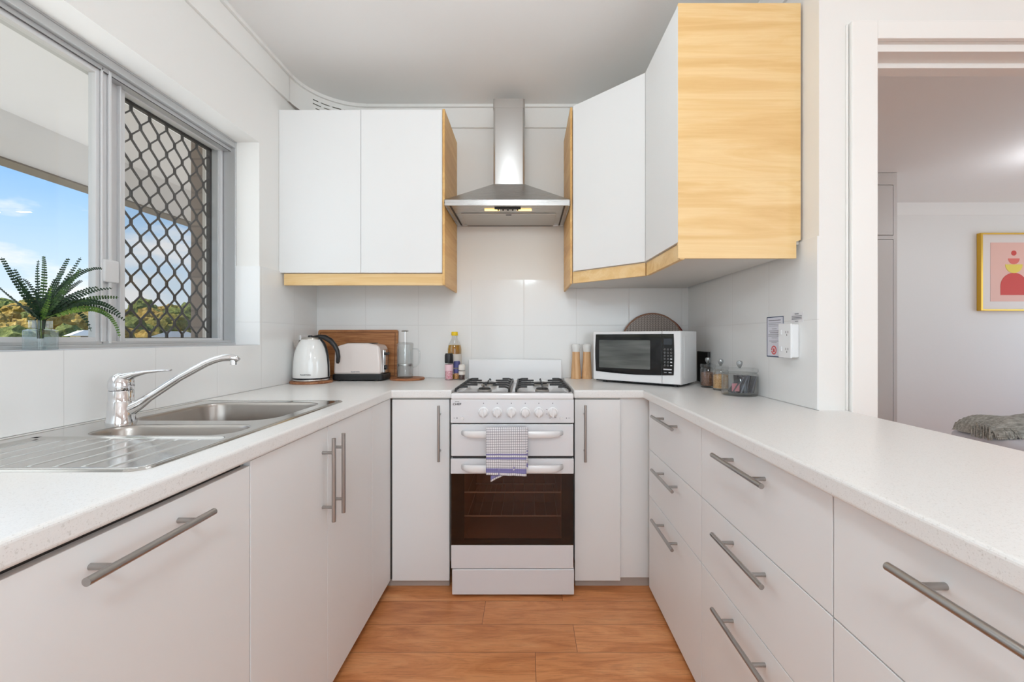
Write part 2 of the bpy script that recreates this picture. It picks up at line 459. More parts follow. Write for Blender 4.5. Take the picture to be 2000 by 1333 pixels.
# cornice boards and bead on back and left wall, with the rounded vented corner
RC = 0.31
xc, yc = XL + RC, YB - RC
w = MB().box(xc, XR, YB - 0.012, YB, 2.398, ZC).box(xc, XR, YB - 0.026, YB - 0.012, ZC - 0.018, ZC)
w.box(xc, XR, YB - 0.014, YB, 2.396, 2.402)
struct('trim_4', w, M['trim'], bevel=0.002)
w = MB().box(XL, XL + 0.012, -3.0, yc, 2.386, ZC).box(XL + 0.012, XL + 0.026, -3.0, yc, ZC - 0.018, ZC)
struct('trim_5', w, M['trim'], bevel=0.002)
struct('trim_6', MB().box(XR - 0.012, XR, YN, YB, 2.398, ZC), M['trim'], bevel=0.002)
w = MB()
def cpt(a, rr, z): return (xc + rr * math.cos(R(a)), yc + rr * math.sin(R(a)), z)
NA = 60
for ri in (RC - 0.012,):
    zs = [2.386, 2.416, 2.421, 2.438, 2.443, 2.460, 2.465, 2.482, 2.487, 2.510, ZC]
    slot_rows = {1, 3, 5, 7}
    for i in range(NA):
        a0, a1 = 180 - 90 * i / NA, 180 - 90 * (i + 1) / NA
        for j in range(len(zs) - 1):
            sl = j in slot_rows and 20 < i < 56 and (i + j) % 8 not in (0, 1)
            if sl: continue
            w._add([cpt(a0, ri, zs[j]), cpt(a1, ri, zs[j]), cpt(a1, ri, zs[j + 1]), cpt(a0, ri, zs[j + 1])], [(0, 1, 2, 3)])
w2 = struct('trim_7', w, M['trim'], recalc=False)
w = MB()
for i in range(NA):
    a0, a1 = 180 - 90 * i / NA, 180 - 90 * (i + 1) / NA
    q = [cpt(a0, RC - 0.026, ZC - 0.018), cpt(a1, RC - 0.026, ZC - 0.018), cpt(a1, RC - 0.026, ZC), cpt(a0, RC - 0.026, ZC), cpt(a0, RC - 0.011, ZC - 0.018), cpt(a1, RC - 0.011, ZC - 0.018)]
    w._add(q, [(0, 1, 2, 3), (4, 5, 1, 0)])
w.build('corner_bead', M['trim'], w2, recalc=False)
w = MB()
for i in range(NA):
    a0, a1 = 180 - 90 * i / NA, 180 - 90 * (i + 1) / NA
    w._add([cpt(a0, RC + 0.004, 2.386), cpt(a1, RC + 0.004, 2.386), cpt(a1, RC + 0.004, ZC), cpt(a0, RC + 0.004, ZC), cpt(a0, RC - 0.012, 2.386), cpt(a1, RC - 0.012, 2.386)], [(0, 1, 2, 3), (0, 1, 5, 4)])
w.build('vent_backing', M['kick'], w2, recalc=False)

# doorway trim
w = MB().box(1.056, 1.14, YN - 0.018, YN, ZT - 0.9, 2.185).box(1.14, 2.98, YN - 0.018, YN, 2.126, 2.185)
struct('trim_8', w, M['trim'], bevel=0.003)
w = MB().box(1.14, 2.9, 1.42, 1.481, 2.103, 2.127).box(1.14, 2.9, 1.481, YNB, 2.087, 2.127)
struct('trim_9', w, M['trim'], bevel=0.002)
struct('trim_10', MB().box(2.9, 2.98, YN - 0.018, YN, 0, 2.185), M['trim'], bevel=0.003)
# paint joint along the wall end
struct('trim_11', MB().box(1.046, 1.053, YN - 0.006, YN, ZT, 2.18), M['trim'], bevel=0.002)
struct('trim_12', MB().box(1.1, 6.2, 4.354, 4.36, 2.40, ZC), M['trim'])

# ------------------------------------------------------------------ window
win = thing('window_1', loc=(-1.40, 1.25, ZS), kind='structure')
fx0, fx1 = -1.425, -1.36       # frame depth
w = MB()
w.box(fx0, fx1, YW0, YW1, ZH - 0.006, ZH + 0.006)
w.box(fx0, fx1 - 0.002, YW0, YW1, ZH - 0.030, ZH - 0.006)
w.box(fx0 - 0.03, fx1 - 0.02, YW0, YW1, ZH - 0.045, ZH - 0.030)
w.box(fx0 - 0.03, fx1, YW0, YW1, ZS, ZS + 0.012)
w.box(fx0 - 0.03, fx1 - 0.02, YW0, YW1, ZS + 0.012, ZS + 0.022)
w.box(fx0 - 0.03, fx1, YW1 - 0.008, YW1, ZS, ZH)
w.box(fx0 - 0.03, fx1, YW0, YW0 + 0.008, ZS, ZH)
w.box(fx0 - 0.03, fx0, YW1 - 0.03, YW1 - 0.008, ZS, ZH)
w.build('frame', M['alu'], win, bevel=0.0015)
MB().box(fx1 - 0.001, fx1 + 0.002, YW0, YW1, ZH + 0.001, ZH + 0.0045).box(fx1 - 0.024, fx1 - 0.0215, YW0, YW1, ZH - 0.0465, ZH - 0.045).build('gasket', M['alu_dark'], win)
MB().box(fx1, XL, YW0, YW1, ZS - 0.001, ZS + 0.0015).build('sill_cover', M['alu'], win)
def sash(x0, x1, y0, y1, z0, z1, s_l, s_r, s_b, s_t):
    b = MB().box(x0, x1, y0, y0 + s_l, z0, z1).box(x0, x1, y1 - s_r, y1, z0, z1).box(x0, x1, y0 + s_l, y1 - s_r, z0, z0 + s_b).box(x0, x1, y0 + s_l, y1 - s_r, z1 - s_t, z1)
    return b
s1 = sash(-1.412, -1.388, YW0 + 0.012, 1.418, ZS + 0.014, ZH - 0.034, 0.03, 0.044, 0.022, 0.026)
s1.box(-1.386, -1.380, 1.386, 1.392, ZS + 0.014, ZH - 0.034).box(-1.386, -1.378, 1.410, 1.418, ZS + 0.014, ZH - 0.034)
ss = s1.build('sliding_sash', M['alu_white'], win, bevel=0.0015)
MB().box(-1.401, -1.398, YW0 + 0.04, 1.376, ZS + 0.034, ZH - 0.058).build('glass_pane', M['glass'], ss)
s2 = sash(-1.440, -1.416, 1.425, YW1 - 0.012, ZS + 0.012, ZH - 0.034, 0.080, 0.012, 0.020, 0.016)
s2.box(-1.416, -1.404, 1.428, 1.436, ZS + 0.014, ZH - 0.034).box(-1.416, -1.404, 1.474, 1.480, ZS + 0.014, ZH - 0.034)
fs = s2.build('fixed_sash', M['alu_white'], win, bevel=0.0015)
MB().box(-1.430, -1.427, 1.503, YW1 - 0.02, ZS + 0.03, ZH - 0.05).build('glass_pane', M['glass'], fs)
MB().box(-1.404, -1.398, 1.418, 1.4245, ZS + 0.01, ZH - 0.034).build('interlock_gasket', M['alu_dark'], win)
MB().box(-1.388, -1.374, 1.390, 1.441, 1.334, 1.409).build('latch', M['alu_white'], win, bevel=0.004)
# expanded diamond security grille outside the fixed pane
gx = -1.470
w = MB()
w.box(gx - 0.008, gx + 0.008, YW1 - 0.032, YW1 - 0.012, ZS + 0.012, ZH - 0.03)
w.box(gx - 0.008, gx + 0.008, 1.44, YW1 - 0.012, ZS + 0.012, ZS + 0.034)
w.box(gx - 0.008, gx + 0.008, 1.44, YW1 - 0.012, ZH - 0.05, ZH - 0.03)
w.box(gx - 0.008, gx + 0.008, 1.44, 1.46, ZS + 0.012, ZH - 0.03)
cw, ch = 0.0785, 0.1055
yy = 1.448
i = 0
while yy < YW1 - 0.03:
    sgn = 1 if i % 2 == 0 else -1
    z = ZS - 0.02; pts = []; k = 0
    while z < ZH:
        s = sgn if k % 2 == 0 else -sgn
        pts += [(gx, yy + s * (cw / 4 - 0.002), z), (gx, yy + s * (cw / 4 - 0.002), z + 0.018)]
        z += ch / 2; k += 1
    pts = [(a, min(max(b, 1.455), YW1 - 0.02), min(max(c, ZS + 0.02), ZH - 0.035)) for a, b, c in pts]
    q = [pts[0]]
    for p in pts[1:]:
        if (Vector(p) - Vector(q[-1])).length > 1e-4: q.append(p)
    w.tube(q, [(0.0028, 0.005)] * len(q), 6, flat=(1, 0, 0))
    yy += cw / 2; i += 1
w.build('security_grille', mat('grille_bronze', (62, 57, 54), 0.5), win)
MB().box(gx - 0.014, gx - 0.0135, 1.46, YW1 - 0.03, ZS + 0.03, ZH - 0.05).build('insect_screen', M['screen_dark'], win)
win2 = thing('window_2', loc=(0.9, -3.05, 0.5), kind='structure')  # unseen window added behind the camera to let daylight in
w = MB().box(-0.7, 2.5, -3.08, -3.03, 0.5, 0.55).box(-0.7, 2.5, -3.08, -3.03, 2.3, 2.35).box(-0.7, -0.65, -3.08, -3.03, 0.55, 2.3).box(2.45, 2.5, -3.08, -3.03, 0.55, 2.3).box(0.87, 0.93, -3.08, -3.03, 0.55, 2.3)
w.build('frame', M['alu_white'], win2)

# ------------------------------------------------------------------ outside: eave, pier, hills
M['eave'] = plaster('eave_paint', (240, 240, 240), 0.7)
tag(MB().box(-3.3, WX0, -3.5, 7.5, 2.45, 2.53).box(-3.10, -2.98, -3.5, 7.5, 2.178, 2.45).build('balcony_eave', M['eave'], origin=(-2.4, 1, 2.45)),
    'white painted eave and beam outside the kitchen window', 'eave', kind='structure')
tag(MB().box(-3.105, -2.972, -3.5, 7.5, 2.168, 2.178).build('eave_flashing', mat('brown_flashing', (120, 112, 104), 0.5), origin=(-3.05, 1, 2.17)), kind='structure')
def brick_mat():
    m = mat('painted_brick', (150, 138, 130), 0.8); n = N(m)
    b = n.new('TexBrick'); b.inputs['Scale'].default_value = 1.0
    b.inputs['Brick Width'].default_value = 0.23; b.inputs['Row Height'].default_value = 0.086; b.inputs['Mortar Size'].default_value = 0.005
    b.inputs['Color1'].default_value = C4((158, 144, 135)); b.inputs['Color2'].default_value = C4((140, 127, 119)); b.inputs['Mortar'].default_value = C4((128, 118, 111))
    n.link(n.pos(rot=(R(-90), 0, 0)), b.inputs['Vector']); n.base(b.outputs['Color'])
    return m
tag(MB().box(-1.715, WX0, 2.18, 2.45, 0, 2.45).build('brick_pier', brick_mat(), origin=(-1.6, 2.3, 0)), 'grey brown brick pier outside at the end of the window', 'pier', kind='structure')
tag(MB().box(-3.3, WX0, -3.5, 7.5, -0.2, 0.0).build('balcony_floor', mat('pale_balcony_concrete', (226, 224, 218), 0.8), origin=(-2.4, 1, 0)), kind='structure')  # unseen floor, added pale to bounce sunlight up to the eave
tag(MB().box(-1.6, 3.4, -5.6, -3.1, 2.40, 2.50).build('rear_eave', M['eave'], origin=(1, -4.3, 2.4)), kind='structure')  # unseen overhang added to keep sun out of the rear opening
# terrain
def hill_h(x, y):
    d = math.hypot(x, y)
    v = noise.noise(Vector((x * 0.02, y * 0.02, 3.1)))
    t = max(0.0, min(1.0, (d - 55) / 75.0))
    return -6 + 10.5 * t * t * (3 - 2 * t) + v * 2.2 * t + noise.noise(Vector((x * 0.09, y * 0.09, 1.2))) * 0.8 * t
w = MB()
nx, ny = 50, 70
G = [[w.bm.verts.new((-20 - 230 * i / nx, -60 + 420 * j / ny, hill_h(-20 - 230 * i / nx, -60 + 420 * j / ny))) for j in range(ny + 1)] for i in range(nx + 1)]
for i in range(nx):
    for j in range(ny):
        w.bm.faces.new((G[i][j], G[i + 1][j], G[i + 1][j + 1], G[i][j + 1]))
def foliage_mat(name, a, b, c, sc):
    m = mat(name, b, 0.9, spec=0.1); n = N(m)
    f = n.noise(n.pos(), sc, 6, 0.75)
    n.base(n.ramp(f, [(0.30, C4(a)), (0.5, C4(b)), (0.70, C4(c))]))
    n.bump(f, 1.0, 0.5)
    return m
hm = foliage_mat('hillside_grass', (96, 92, 52), (150, 140, 78), (196, 178, 104), 0.5)
tag(w.build('hillside', hm, smooth='all'), kind='structure')
fol = [foliage_mat('tree_leaf_olive', (88, 88, 46), (158, 148, 76), (214, 196, 112), 1.6),
       foliage_mat('tree_leaf_gold', (124, 104, 54), (196, 164, 84), (232, 206, 132), 1.6),
       foliage_mat('tree_leaf_green', (70, 82, 48), (130, 140, 76), (184, 186, 112), 1.6)]
protos = []
for kx in range(6):
    w = MB()
    rr = random.Random(kx)
    for b in range(7):
        c = Vector((rr.uniform(-1, 1) * 1.3, rr.uniform(-1, 1) * 1.3, rr.uniform(1.2, 2.9)))
        r = rr.uniform(0.8, 1.5)
        ret = bmesh.ops.create_icosphere(w.bm, subdivisions=3, radius=r, matrix=Matrix.Translation(c))
        for v in ret['verts']:
            d = (v.co - c).normalized()
            v.co = c + d * r * (1 + 0.35 * noise.noise(v.co * 1.6 + Vector((kx, 0, 0))) + 0.22 * noise.noise(v.co * 4.5))
    me_t = w
    w.cyl((0, 0, -1.5), (0, 0, 2.2), 0.18, 0.1, 8)
    bmesh.ops.recalc_face_normals(w.bm, faces=w.bm.faces)
    me = bpy.data.meshes.new('hillside_tree'); w.bm.to_mesh(me); w.bm.free()
    me.materials.append(fol[kx % 3])
    protos.append(me)
rt = random.Random(21)
nt = 0
kept = []
for i in range(9000):
    px = rt.uniform(-60, 470)
    d = rt.uniform(45, 150)
    if rt.random() < 0.5: d = rt.uniform(45, 80)
    ux, uy = (px - 1030) / F, 1.0
    L = math.hypot(ux, uy)
    x, y = ux / L * d, uy / L * d
    zb = hill_h(x, y)
    s = rt.uniform(0.9, 1.5)
    ztop = zb + 3.8 * s
    if ztop < H + 0.002 * d: continue
    ang = (ztop - H) / y * F
    if ang > 78: continue
    if any((x - a) ** 2 + (y - b) ** 2 < (2.55 * (s + c)) ** 2 for a, b, c in kept): continue
    kept.append((x, y, s))
    pi_ = rt.randrange(6)
    o = bpy.data.objects.new('hillside_tree', protos[pi_])
    o.location = (x, y, zb); o.scale = (s, s, s); o.rotation_euler = (0, 0, rt.uniform(0, 6.28))
    col.objects.link(o)
    tag(o, ('one of the olive coloured trees on the distant hillside seen through the window', 'one of the golden trees on the distant hillside seen through the window', 'one of the darker green trees on the distant hillside seen through the window')[pi_ % 3], 'tree', ('olive trees on the distant hillside', 'golden trees on the distant hillside', 'green trees on the distant hillside')[pi_ % 3])
    nt += 1
    if nt >= 230: break
# a white house among the trees
def house(px, py_top, d, wdt, hgt, label, rotz):
    ux = (px - 1030) / F; L = math.hypot(ux, 1.0); x, y = ux / L * d, d / L
    zt = H + (660 - py_top) * y / F
    h = thing('hillside_house', label, 'house', (x, y, zt - hgt), rotz, local=True)
    MB().box(-wdt / 2, wdt / 2, -1.5, 1.5, -2, hgt * 0.55).build('wall', mat('house_wall', (226, 218, 206), 0.8), h)
    MB().prism([(-wdt / 2 - 0.3, hgt * 0.5), (wdt / 2 + 0.3, hgt * 0.5), (wdt * 0.2, hgt), (-wdt * 0.2, hgt)], -1.8, 1.8, 'y').build('roof', mat('house_roof', (240, 240, 242), 0.6), h)
    MB().box(-0.4, 0.2, -1.53, -1.5, 0.1, hgt * 0.45).build('window', M['alu_dark'], h)
house(168, 646, 43, 1.3, 0.75, 'small house with a white roof among trees, left of the window mullion', 0.9)
house(345, 648, 43, 2.6, 0.9, 'pale low house among trees, seen through the diamond grille', 0.7)

# ------------------------------------------------------------------ worktops
w = MB()
SX0, SX1, SY0, SY1 = -1.216, -0.690, 0.762, 1.612       # sink outer
HX0, HX1, HY0, HY1 = SX0 + 0.02, SX1 - 0.02, SY0 + 0.02, SY1 - 0.02
def in_left(x, y):
    if HX0 < x < HX1 and HY0 < y < HY1: return False
    return x < -0.618 or y > 1.946
w.cells([XL, HX0, HX1, -0.618, -0.345], [-0.6, HY0, HY1, 1.946, YB], in_left, 0.875, ZT)
tag(w.build('worktop', M['worktop'], origin=(-0.9, 1.2, 0.875), bevel=0.007, seg=4), 'speckled white L-shaped worktop on the left with the steel sink in it', 'worktop')
w = MB()
w.cells([0.212, 0.528, XR, 1.05], [-0.6, YN, 1.946, YB], lambda x, y: (x > 0.528 and y < YN) or (0.528 < x < XR and y < 1.946) or (y > 1.946 and x < XR), 0.875, ZT)
tag(w.build('worktop', M['worktop'], origin=(0.75, 1.2, 0.875), bevel=0.007, seg=4), 'speckled white worktop on the right under the microwave, running on as a breakfast bar', 'worktop')

# ------------------------------------------------------------------ cabinets
def bar_handle(name, parent, c, d_out, along, length, post, r=0.0062):
    """c: centre of the bar on the face plane; d_out: outward unit vector; along: unit vector of the bar"""
    c, d, a = Vector(c), Vector(d_out), Vector(along)
    b = MB()
    bc = c + d * 0.035
    b.cyl(bc - a * length / 2, bc + a * length / 2, r, seg=20)
    for s in (-1, 1):
        b.cyl(c + a * s * post / 2, bc + a * s * post / 2, r * 0.78, seg=14)
    return b.build(name, M['handle'], parent, smooth=True)

XFL, XFR = -0.628, 0.548        # faces of the left and right runs
# left, nearest: one tall front with a horizontal bar
t = thing('base_cabinet', 'white floor cabinet nearest on the left with a horizontal bar handle, under the drainer', 'cabinet', (-0.9, 0.69, 0))
MB().box(-1.24, XFL - 0.02, 0.40, 0.966, 0.10, 0.700).box(-1.24, -0.70, 0.40, 0.966, 0.0, 0.10).build('carcass', M['carcass'], t)
MB().box(-0.66, XFL - 0.021, 0.40, 0.966, 0.700, 0.873).build('top_rail', M['groove'], t)  # coloured dark for the shade in the gap under the worktop
d = MB().box(XFL - 0.018, XFL, 0.402, 0.967, 0.037, 0.862).build('door', M['door_white'], t, bevel=0.0012)
bar_handle('handle', d, (XFL, 0.692, 0.823), (1, 0, 0), (0, 1, 0), 0.235, 0.155)
t = thing('base_cabinet', 'white floor cabinet on the left, out at the near end of the run', 'cabinet', (-0.9, -0.1, 0))
MB().box(-1.24, XFL - 0.02, -0.58, 0.396, 0.10, 0.873).box(-1.24, -0.70, -0.58, 0.396, 0.0, 0.10).build('carcass', M['carcass'], t)
MB().box(XFL - 0.018, XFL, -0.58, 0.398, 0.037, 0.862).build('door', M['door_white'], t, bevel=0.0012)
# sink cabinet, two doors
t = thing('sink_cabinet', 'white two-door cabinet under the sink with twin upright bar handles', 'cabinet', (-0.9, 1.35, 0))
MB().box(-1.24, XFL - 0.02, 0.970, 1.730, 0.10, 0.700).box(-1.24, -0.70, 0.970, 1.730, 0.0, 0.10).box(-0.665, XFL - 0.02, 0.97, 1.73, 0.70, 0.873).build('carcass', M['carcass'], t)
d = MB().box(XFL - 0.018, XFL, 0.9705, 1.3435, 0.040, 0.872).build('door', M['door_white'], t, bevel=0.001)
bar_handle('handle', d, (XFL, 1.310, 0.7155), (1, 0, 0), (0, 0, 1), 0.256, 0.167)
d = MB().box(XFL - 0.018, XFL, 1.3455, 1.729, 0.040, 0.872).build('door', M['door_white'], t, bevel=0.001)
bar_handle('handle', d, (XFL, 1.379, 0.7155), (1, 0, 0), (0, 0, 1), 0.256, 0.167)
# corner + back run left
t = thing('corner_cabinet', 'white corner cabinet left of the cooker with one narrow door and upright handle', 'cabinet', (-0.6, 2.2, 0))
YF = 1.960
MB().box(-1.24, -0.66, 1.734, 2.53, 0.10, 0.873).box(-0.66, -0.362, YF + 0.02, 2.53, 0.10, 0.873).build('carcass', M['carcass'], t)
MB().box(-1.2, -0.362, 1.985, 2.003, 0.0, 0.10).box(-0.70, -0.688, 1.734, 1.99, 0, 0.10).build('kickboard', M['kick'], t)
MB().box(XFL - 0.018, XFL, 1.7305, YF + 0.001, 0.040, 0.872).build('filler_panel', M['door_white'], t, bevel=0.001)
MB().box(XFL - 0.016, XFL + 0.004, YF + 0.006, YF + 0.018, 0.04, 0.872).build('gap_strip', M['groove'], t)
d = MB().box(XFL + 0.008, -0.358, YF, YF + 0.018, 0.037, 0.868).build('door', M['door_white'], t, bevel=0.001)
bar_handle('handle', d, (-0.4, YF, 0.719), (0, -1, 0), (0, 0, 1), 0.253, 0.167)
# back run right
t = thing('corner_cabinet', 'white corner cabinet right of the cooker, narrow door beside a set-back plain panel', 'cabinet', (0.5, 2.2, 0))
MB().box(0.222, 0.95, YF + 0.02, 2.53, 0.10, 0.873).build('carcass', M['carcass'], t)
MB().box(0.222, 0.80, 1.985, 2.003, 0.0, 0.10).build('kickboard', M['kick'], t)
MB().box(0.428, XFR + 0.02, YF + 0.012, YF + 0.03, 0.045, 0.873).build('filler_panel', M['door_white'], t, bevel=0.001)
d = MB().box(0.218, 0.426, YF, YF + 0.018, 0.037, 0.868).build('door', M['door_white'], t, bevel=0.001)
bar_handle('handle', d, (0.262, YF, 0.719), (0, -1, 0), (0, 0, 1), 0.256, 0.167)
# drawers on the right
cols = [(1.3475, 1.924, 'white three-drawer cabinet on the right, farthest of three, next to the corner'),
        (0.7675, 1.3455, 'white three-drawer cabinet on the right, in the middle of three'),
        (0.19, 0.7655, 'white drawer cabinet on the right, nearest the viewer and cut by the frame')]
for y0, y1, lab in cols:
    t = thing('drawer_cabinet', lab, 'cabinet', (0.75, (y0 + y1) / 2, 0))
    MB().box(XFR + 0.02, 0.95, y0 + 0.002, y1 - 0.002, 0.10, 0.873).box(XFR + 0.06, 0.95, y0 + 0.002, y1 - 0.002, 0, 0.10).build('carcass', M['carcass'], t)
    for z0, z1 in ((0.652, 0.870), (0.444, 0.649), (0.030, 0.441)):
        d = MB().box(XFR, XFR + 0.018, y0 + 0.0008, y1 - 0.0008, z0, z1).build('drawer', M['door_white'], t, bevel=0.001)
        bar_handle('handle', d, (XFR, (y0 + y1) / 2 + 0.006, z1 - 0.044), (-1, 0, 0), (0, 1, 0), 0.252, 0.153)
t = thing('base_cabinet', 'white panelled cabinet under the near end of the breakfast bar', 'cabinet', (0.75, -0.2, 0))
MB().box(XFR + 0.02, 0.95, -0.58, 0.186, 0.0, 0.873).build('carcass', M['carcass'], t)
MB().box(XFR, XFR + 0.018, -0.58, 0.187, 0.030, 0.870).build('door', M['door_white'], t, bevel=0.001)

# ------------------------------------------------------------------ wall cupboards
ZU0, ZU1 = 1.480, 2.300
YU = 2.157
t = thing('wall_cupboard', 'white two-door wall cupboard left of the range hood with pale wood trim', 'cupboard', (-0.83, 2.35, 1.42))
MB().box(XL + 0.002, -0.430, YU + 0.02, YB - 0.008, ZU0, ZU1).build('carcass', M['carcass'], t)
MB().box(XL + 0.001, -0.8415, YU, YU + 0.018, ZU0, ZU1 + 0.002).build('door', M['door_white'], t, bevel=0.001)
MB().box(-0.8395, -0.4305, YU, YU + 0.018, ZU0, ZU1 + 0.004).build('door', M['door_white'], t, bevel=0.001)
MB().box(-0.429, -0.417, YU + 0.002, YB - 0.008, 1.418, 2.309).build('side_panel', M['beech_v'], t, bevel=0.0015)
MB().box(-1.235, -0.429, YU + 0.012, YU + 0.030, 1.418, ZU0 - 0.003).build('light_rail', M['beech'], t, bevel=0.001)
# right corner cupboard
P1, P2, P3 = Vector((0.228, 2.139)), Vector((0.515, 1.868)), Vector((0.524, 1.488))
t = thing('wall_cupboard', 'white wall cupboard in the right corner with an angled door and pale wood end panel', 'cupboard', (0.6, 2.1, 1.42))
XU = XR - 0.008
body = [(0.230, YB - 0.008), (0.230, 2.158), (0.527, 1.880), (0.540, 1.50), (XU, 1.50), (XU, YB - 0.008)]
MB().prism(body, ZU0 - 0.001, 2.306).build('carcass', M['carcass'], t)
def panel(p, q, th, z0, z1, inset=0.001):
    p, q = Vector(p), Vector(q); dirv = (q - p).normalized(); nrm = Vector((-dirv.y, dirv.x))
    p = p + dirv * inset; q = q - dirv * inset
    return MB().prism([tuple(p), tuple(q), tuple(q + nrm * th), tuple(p + nrm * th)], z0, z1)
panel(P1, P2, 0.018, 1.485, 2.311).build('door', M['door_white'], t, bevel=0.001)
panel(P2, P3, 0.014, 1.485, 2.311).build('door', M['door_white'], t, bevel=0.001)
MB().box(0.216, 0.2275, YU, YB - 0.008, 1.425, 2.316).build('side_panel', M['beech_v'], t, bevel=0.0015)
e = MB()
e.prism([(0.5245, 1.428), (0.936, 1.428), (0.936, 1.487), (0.9515, 1.492), (0.9515, 2.317), (0.5245, 2.317)], 1.487, 1.4985, 'y')
e.build('end_panel', M['beech'], t, bevel=0.001)
panel(P1 + Vector((0.0, 0.012)), P2 + Vector((0.004, 0.012)), 0.016, 1.425, 1.482).build('light_rail', M['beech'], t, bevel=0.001)
panel(P2 + Vector((0.008, 0.012)), P3 + Vector((0.008, 0.0)), 0.016, 1.425, 1.482).build('light_rail', M['beech'], t, bevel=0.001)
MB().prism([(0.232, YB - 0.012), (0.232, 2.17), (0.535, 1.89), (0.545, 1.50), (XU - 0.02, 1.50), (XU - 0.02, YB - 0.012)], 1.445, 1.478).build('underside', M['carcass'], t)

# ------------------------------------------------------------------ range hood
hd = thing('range_hood', 'stainless steel canopy range hood with a square chimney and two lit lamps', 'range hood', (-0.1, 2.33, 1.81))
hx0, hx1, hy0, hy1, hz0, hz1 = -0.4145, 0.2135, 2.13, YB - 0.008, 1.811, 1.841
cx0, cx1 = -0.185, -0.016
cyf, cyb = 2.33, YB - 0.008
w = MB()
w.box(hx0, hx1, hy0, hy0 + 0.004, hz0, hz1).box(hx0, hx0 + 0.004, hy0, hy1, hz0, hz1).box(hx1 - 0.004, hx1, hy0, hy1, hz0, hz1).box(hx0, hx1, hy1 - 0.003, hy1, hz0, hz1)
w.build('rim', M['steel_h'], hd, bevel=0.001)
b0 = [(hx0, hy0, hz1), (hx1, hy0, hz1), (hx1, hy1, hz1), (hx0, hy1, hz1)]
zt = 1.990
b1 = [(cx0, cyf, zt), (cx1, cyf, zt), (cx1, cyb, zt), (cx0, cyb, zt)]
MB()._add(b0 + b1, [(0, 1, 5, 4), (1, 2, 6, 5), (2, 3, 7, 6), (3, 0, 4, 7), (4, 5, 6, 7)]).build('canopy', M['steel_h'], hd)
MB().prism(rrect(cx0, cx1, cyf, cyb, 0.012, 4), zt - 0.003, 2.420).build('chimney', M['steel_v'], hd, smooth=True)
MB().prism(rrect(cx0 - 0.002, cx1 + 0.002, cyf - 0.002, cyb, 0.012, 4), 2.405, 2.455).build('chimney_collar', M['steel_v'], hd, smooth=True)
# underside with filter, lamps, switch strip
zu = 1.818
MB().box(hx0 + 0.004, hx1 - 0.004, hy0 + 0.004, hy1 - 0.003, zu, zu + 0.004).build('underside', M['steel_h'], hd)
fb = MB().box(hx0 + 0.06, hx1 - 0.06, 2.285, hy1 - 0.02, zu - 0.006, zu).build('filter', mat('filter_mesh', (190, 189, 186), 0.42, 0.7), hd, bevel=0.002)
MB().box(-0.115, -0.085, 2.292, 2.298, zu - 0.009, zu - 0.006).build('filter_latch', M['black'], fb)
MB().box(-0.168, -0.034, 2.185, 2.20, zu - 0.006, zu).build('switch_strip', M['black'], hd)
for k in range(5):
    MB().cyl((-0.150 + k * 0.025, 2.205, zu - 0.010), (-0.150 + k * 0.025, 2.205, zu), 0.004, seg=10).build('switch_button', M['black'], hd)
lampm = mat('hood_lamp_lens', (255, 226, 160), 0.4, emit=(255, 206, 120), es=2.2)
for x0, x1 in ((-0.222, -0.145), (-0.055, 0.022)):
    lp = MB().box(x0, x1, 2.212, 2.232, zu - 0.004, zu).build('lamp_lens', lampm, hd, bevel=0.001)
    d = bpy.data.lights.new('hood_lamp', 'AREA'); d.shape = 'RECTANGLE'; d.size = 0.07; d.size_y = 0.02; d.energy = HOOD_W; d.color = (1.0, 0.86, 0.66)
    lo = bpy.data.objects.new('hood_lamp', d); lo.location = ((x0 + x1) / 2, 2.222, zu - 0.012); col.objects.link(lo)
for sx in (hx0 + 0.022, hx1 - 0.030):
    MB().box(sx, sx + 0.008, hy0 + 0.01, hy1 - 0.01, zu - 0.003, zu).build('side_channel', M['groove'], hd)

# ------------------------------------------------------------------ cooker
ck = thing('gas_cooker', 'white freestanding gas cooker with four burners, grill and dark glass oven door', 'cooker', (-0.067, 2.17, 0))
kx0, kx1, ky0, ky1 = -0.340, 0.206, 1.893, 2.49
ox0, ox1, oz0, oz1 = kx0 + 0.055, kx1 - 0.055, 0.235, 0.57       # oven cavity
w = MB()
w.box(kx0 + 0.004, kx0 + 0.02, ky0 + 0.03, ky1, 0.03, 0.872).box(kx1 - 0.02, kx1 - 0.004, ky0 + 0.03, ky1, 0.03, 0.872)
w.box(kx0 + 0.02, kx1 - 0.02, ky1 - 0.02, ky1, 0.03, 0.872).box(kx0 + 0.02, kx1 - 0.02, ky0 + 0.03, ky1 - 0.02, 0.03, 0.2)
w.box(kx0 + 0.02, kx1 - 0.02, ky0 + 0.03, ky1 - 0.02, 0.60, 0.872)
w.build('body', M['enamel_flat'], ck)
cav = mat('oven_enamel', (190, 150, 126), 0.5)  # brown lightened in place of the floor's reflection in the glass
w = MB()
w.box(ox0 - 0.01, ox0, ky0 + 0.03, 2.40, oz0, oz1).box(ox1, ox1 + 0.01, ky0 + 0.03, 2.40, oz0, oz1).box(ox0, ox1, 2.39, 2.40, oz0, oz1)
w.box(ox0, ox1, ky0 + 0.03, 2.40, oz0 - 0.01, oz0).box(ox0, ox1, ky0 + 0.03, 2.40, oz1, oz1 + 0.01)
w.build('oven_cavity', cav, ck)
for z in (0.452, 0.345):
    w = MB().cyl((ox0, 1.935, z), (ox1, 1.935, z), 0.0034, seg=8).cyl((ox0, 2.36, z), (ox1, 2.36, z), 0.003, seg=8)
    for k in range(9):
        x = ox0 + 0.015 + k * (ox1 - ox0 - 0.03) / 8
        w.cyl((x, 1.935, z), (x, 2.36, z), 0.0012, seg=6)
    w.build('oven_rack', mat('rack_wire', (240, 232, 220), 0.4, 0.0), ck)
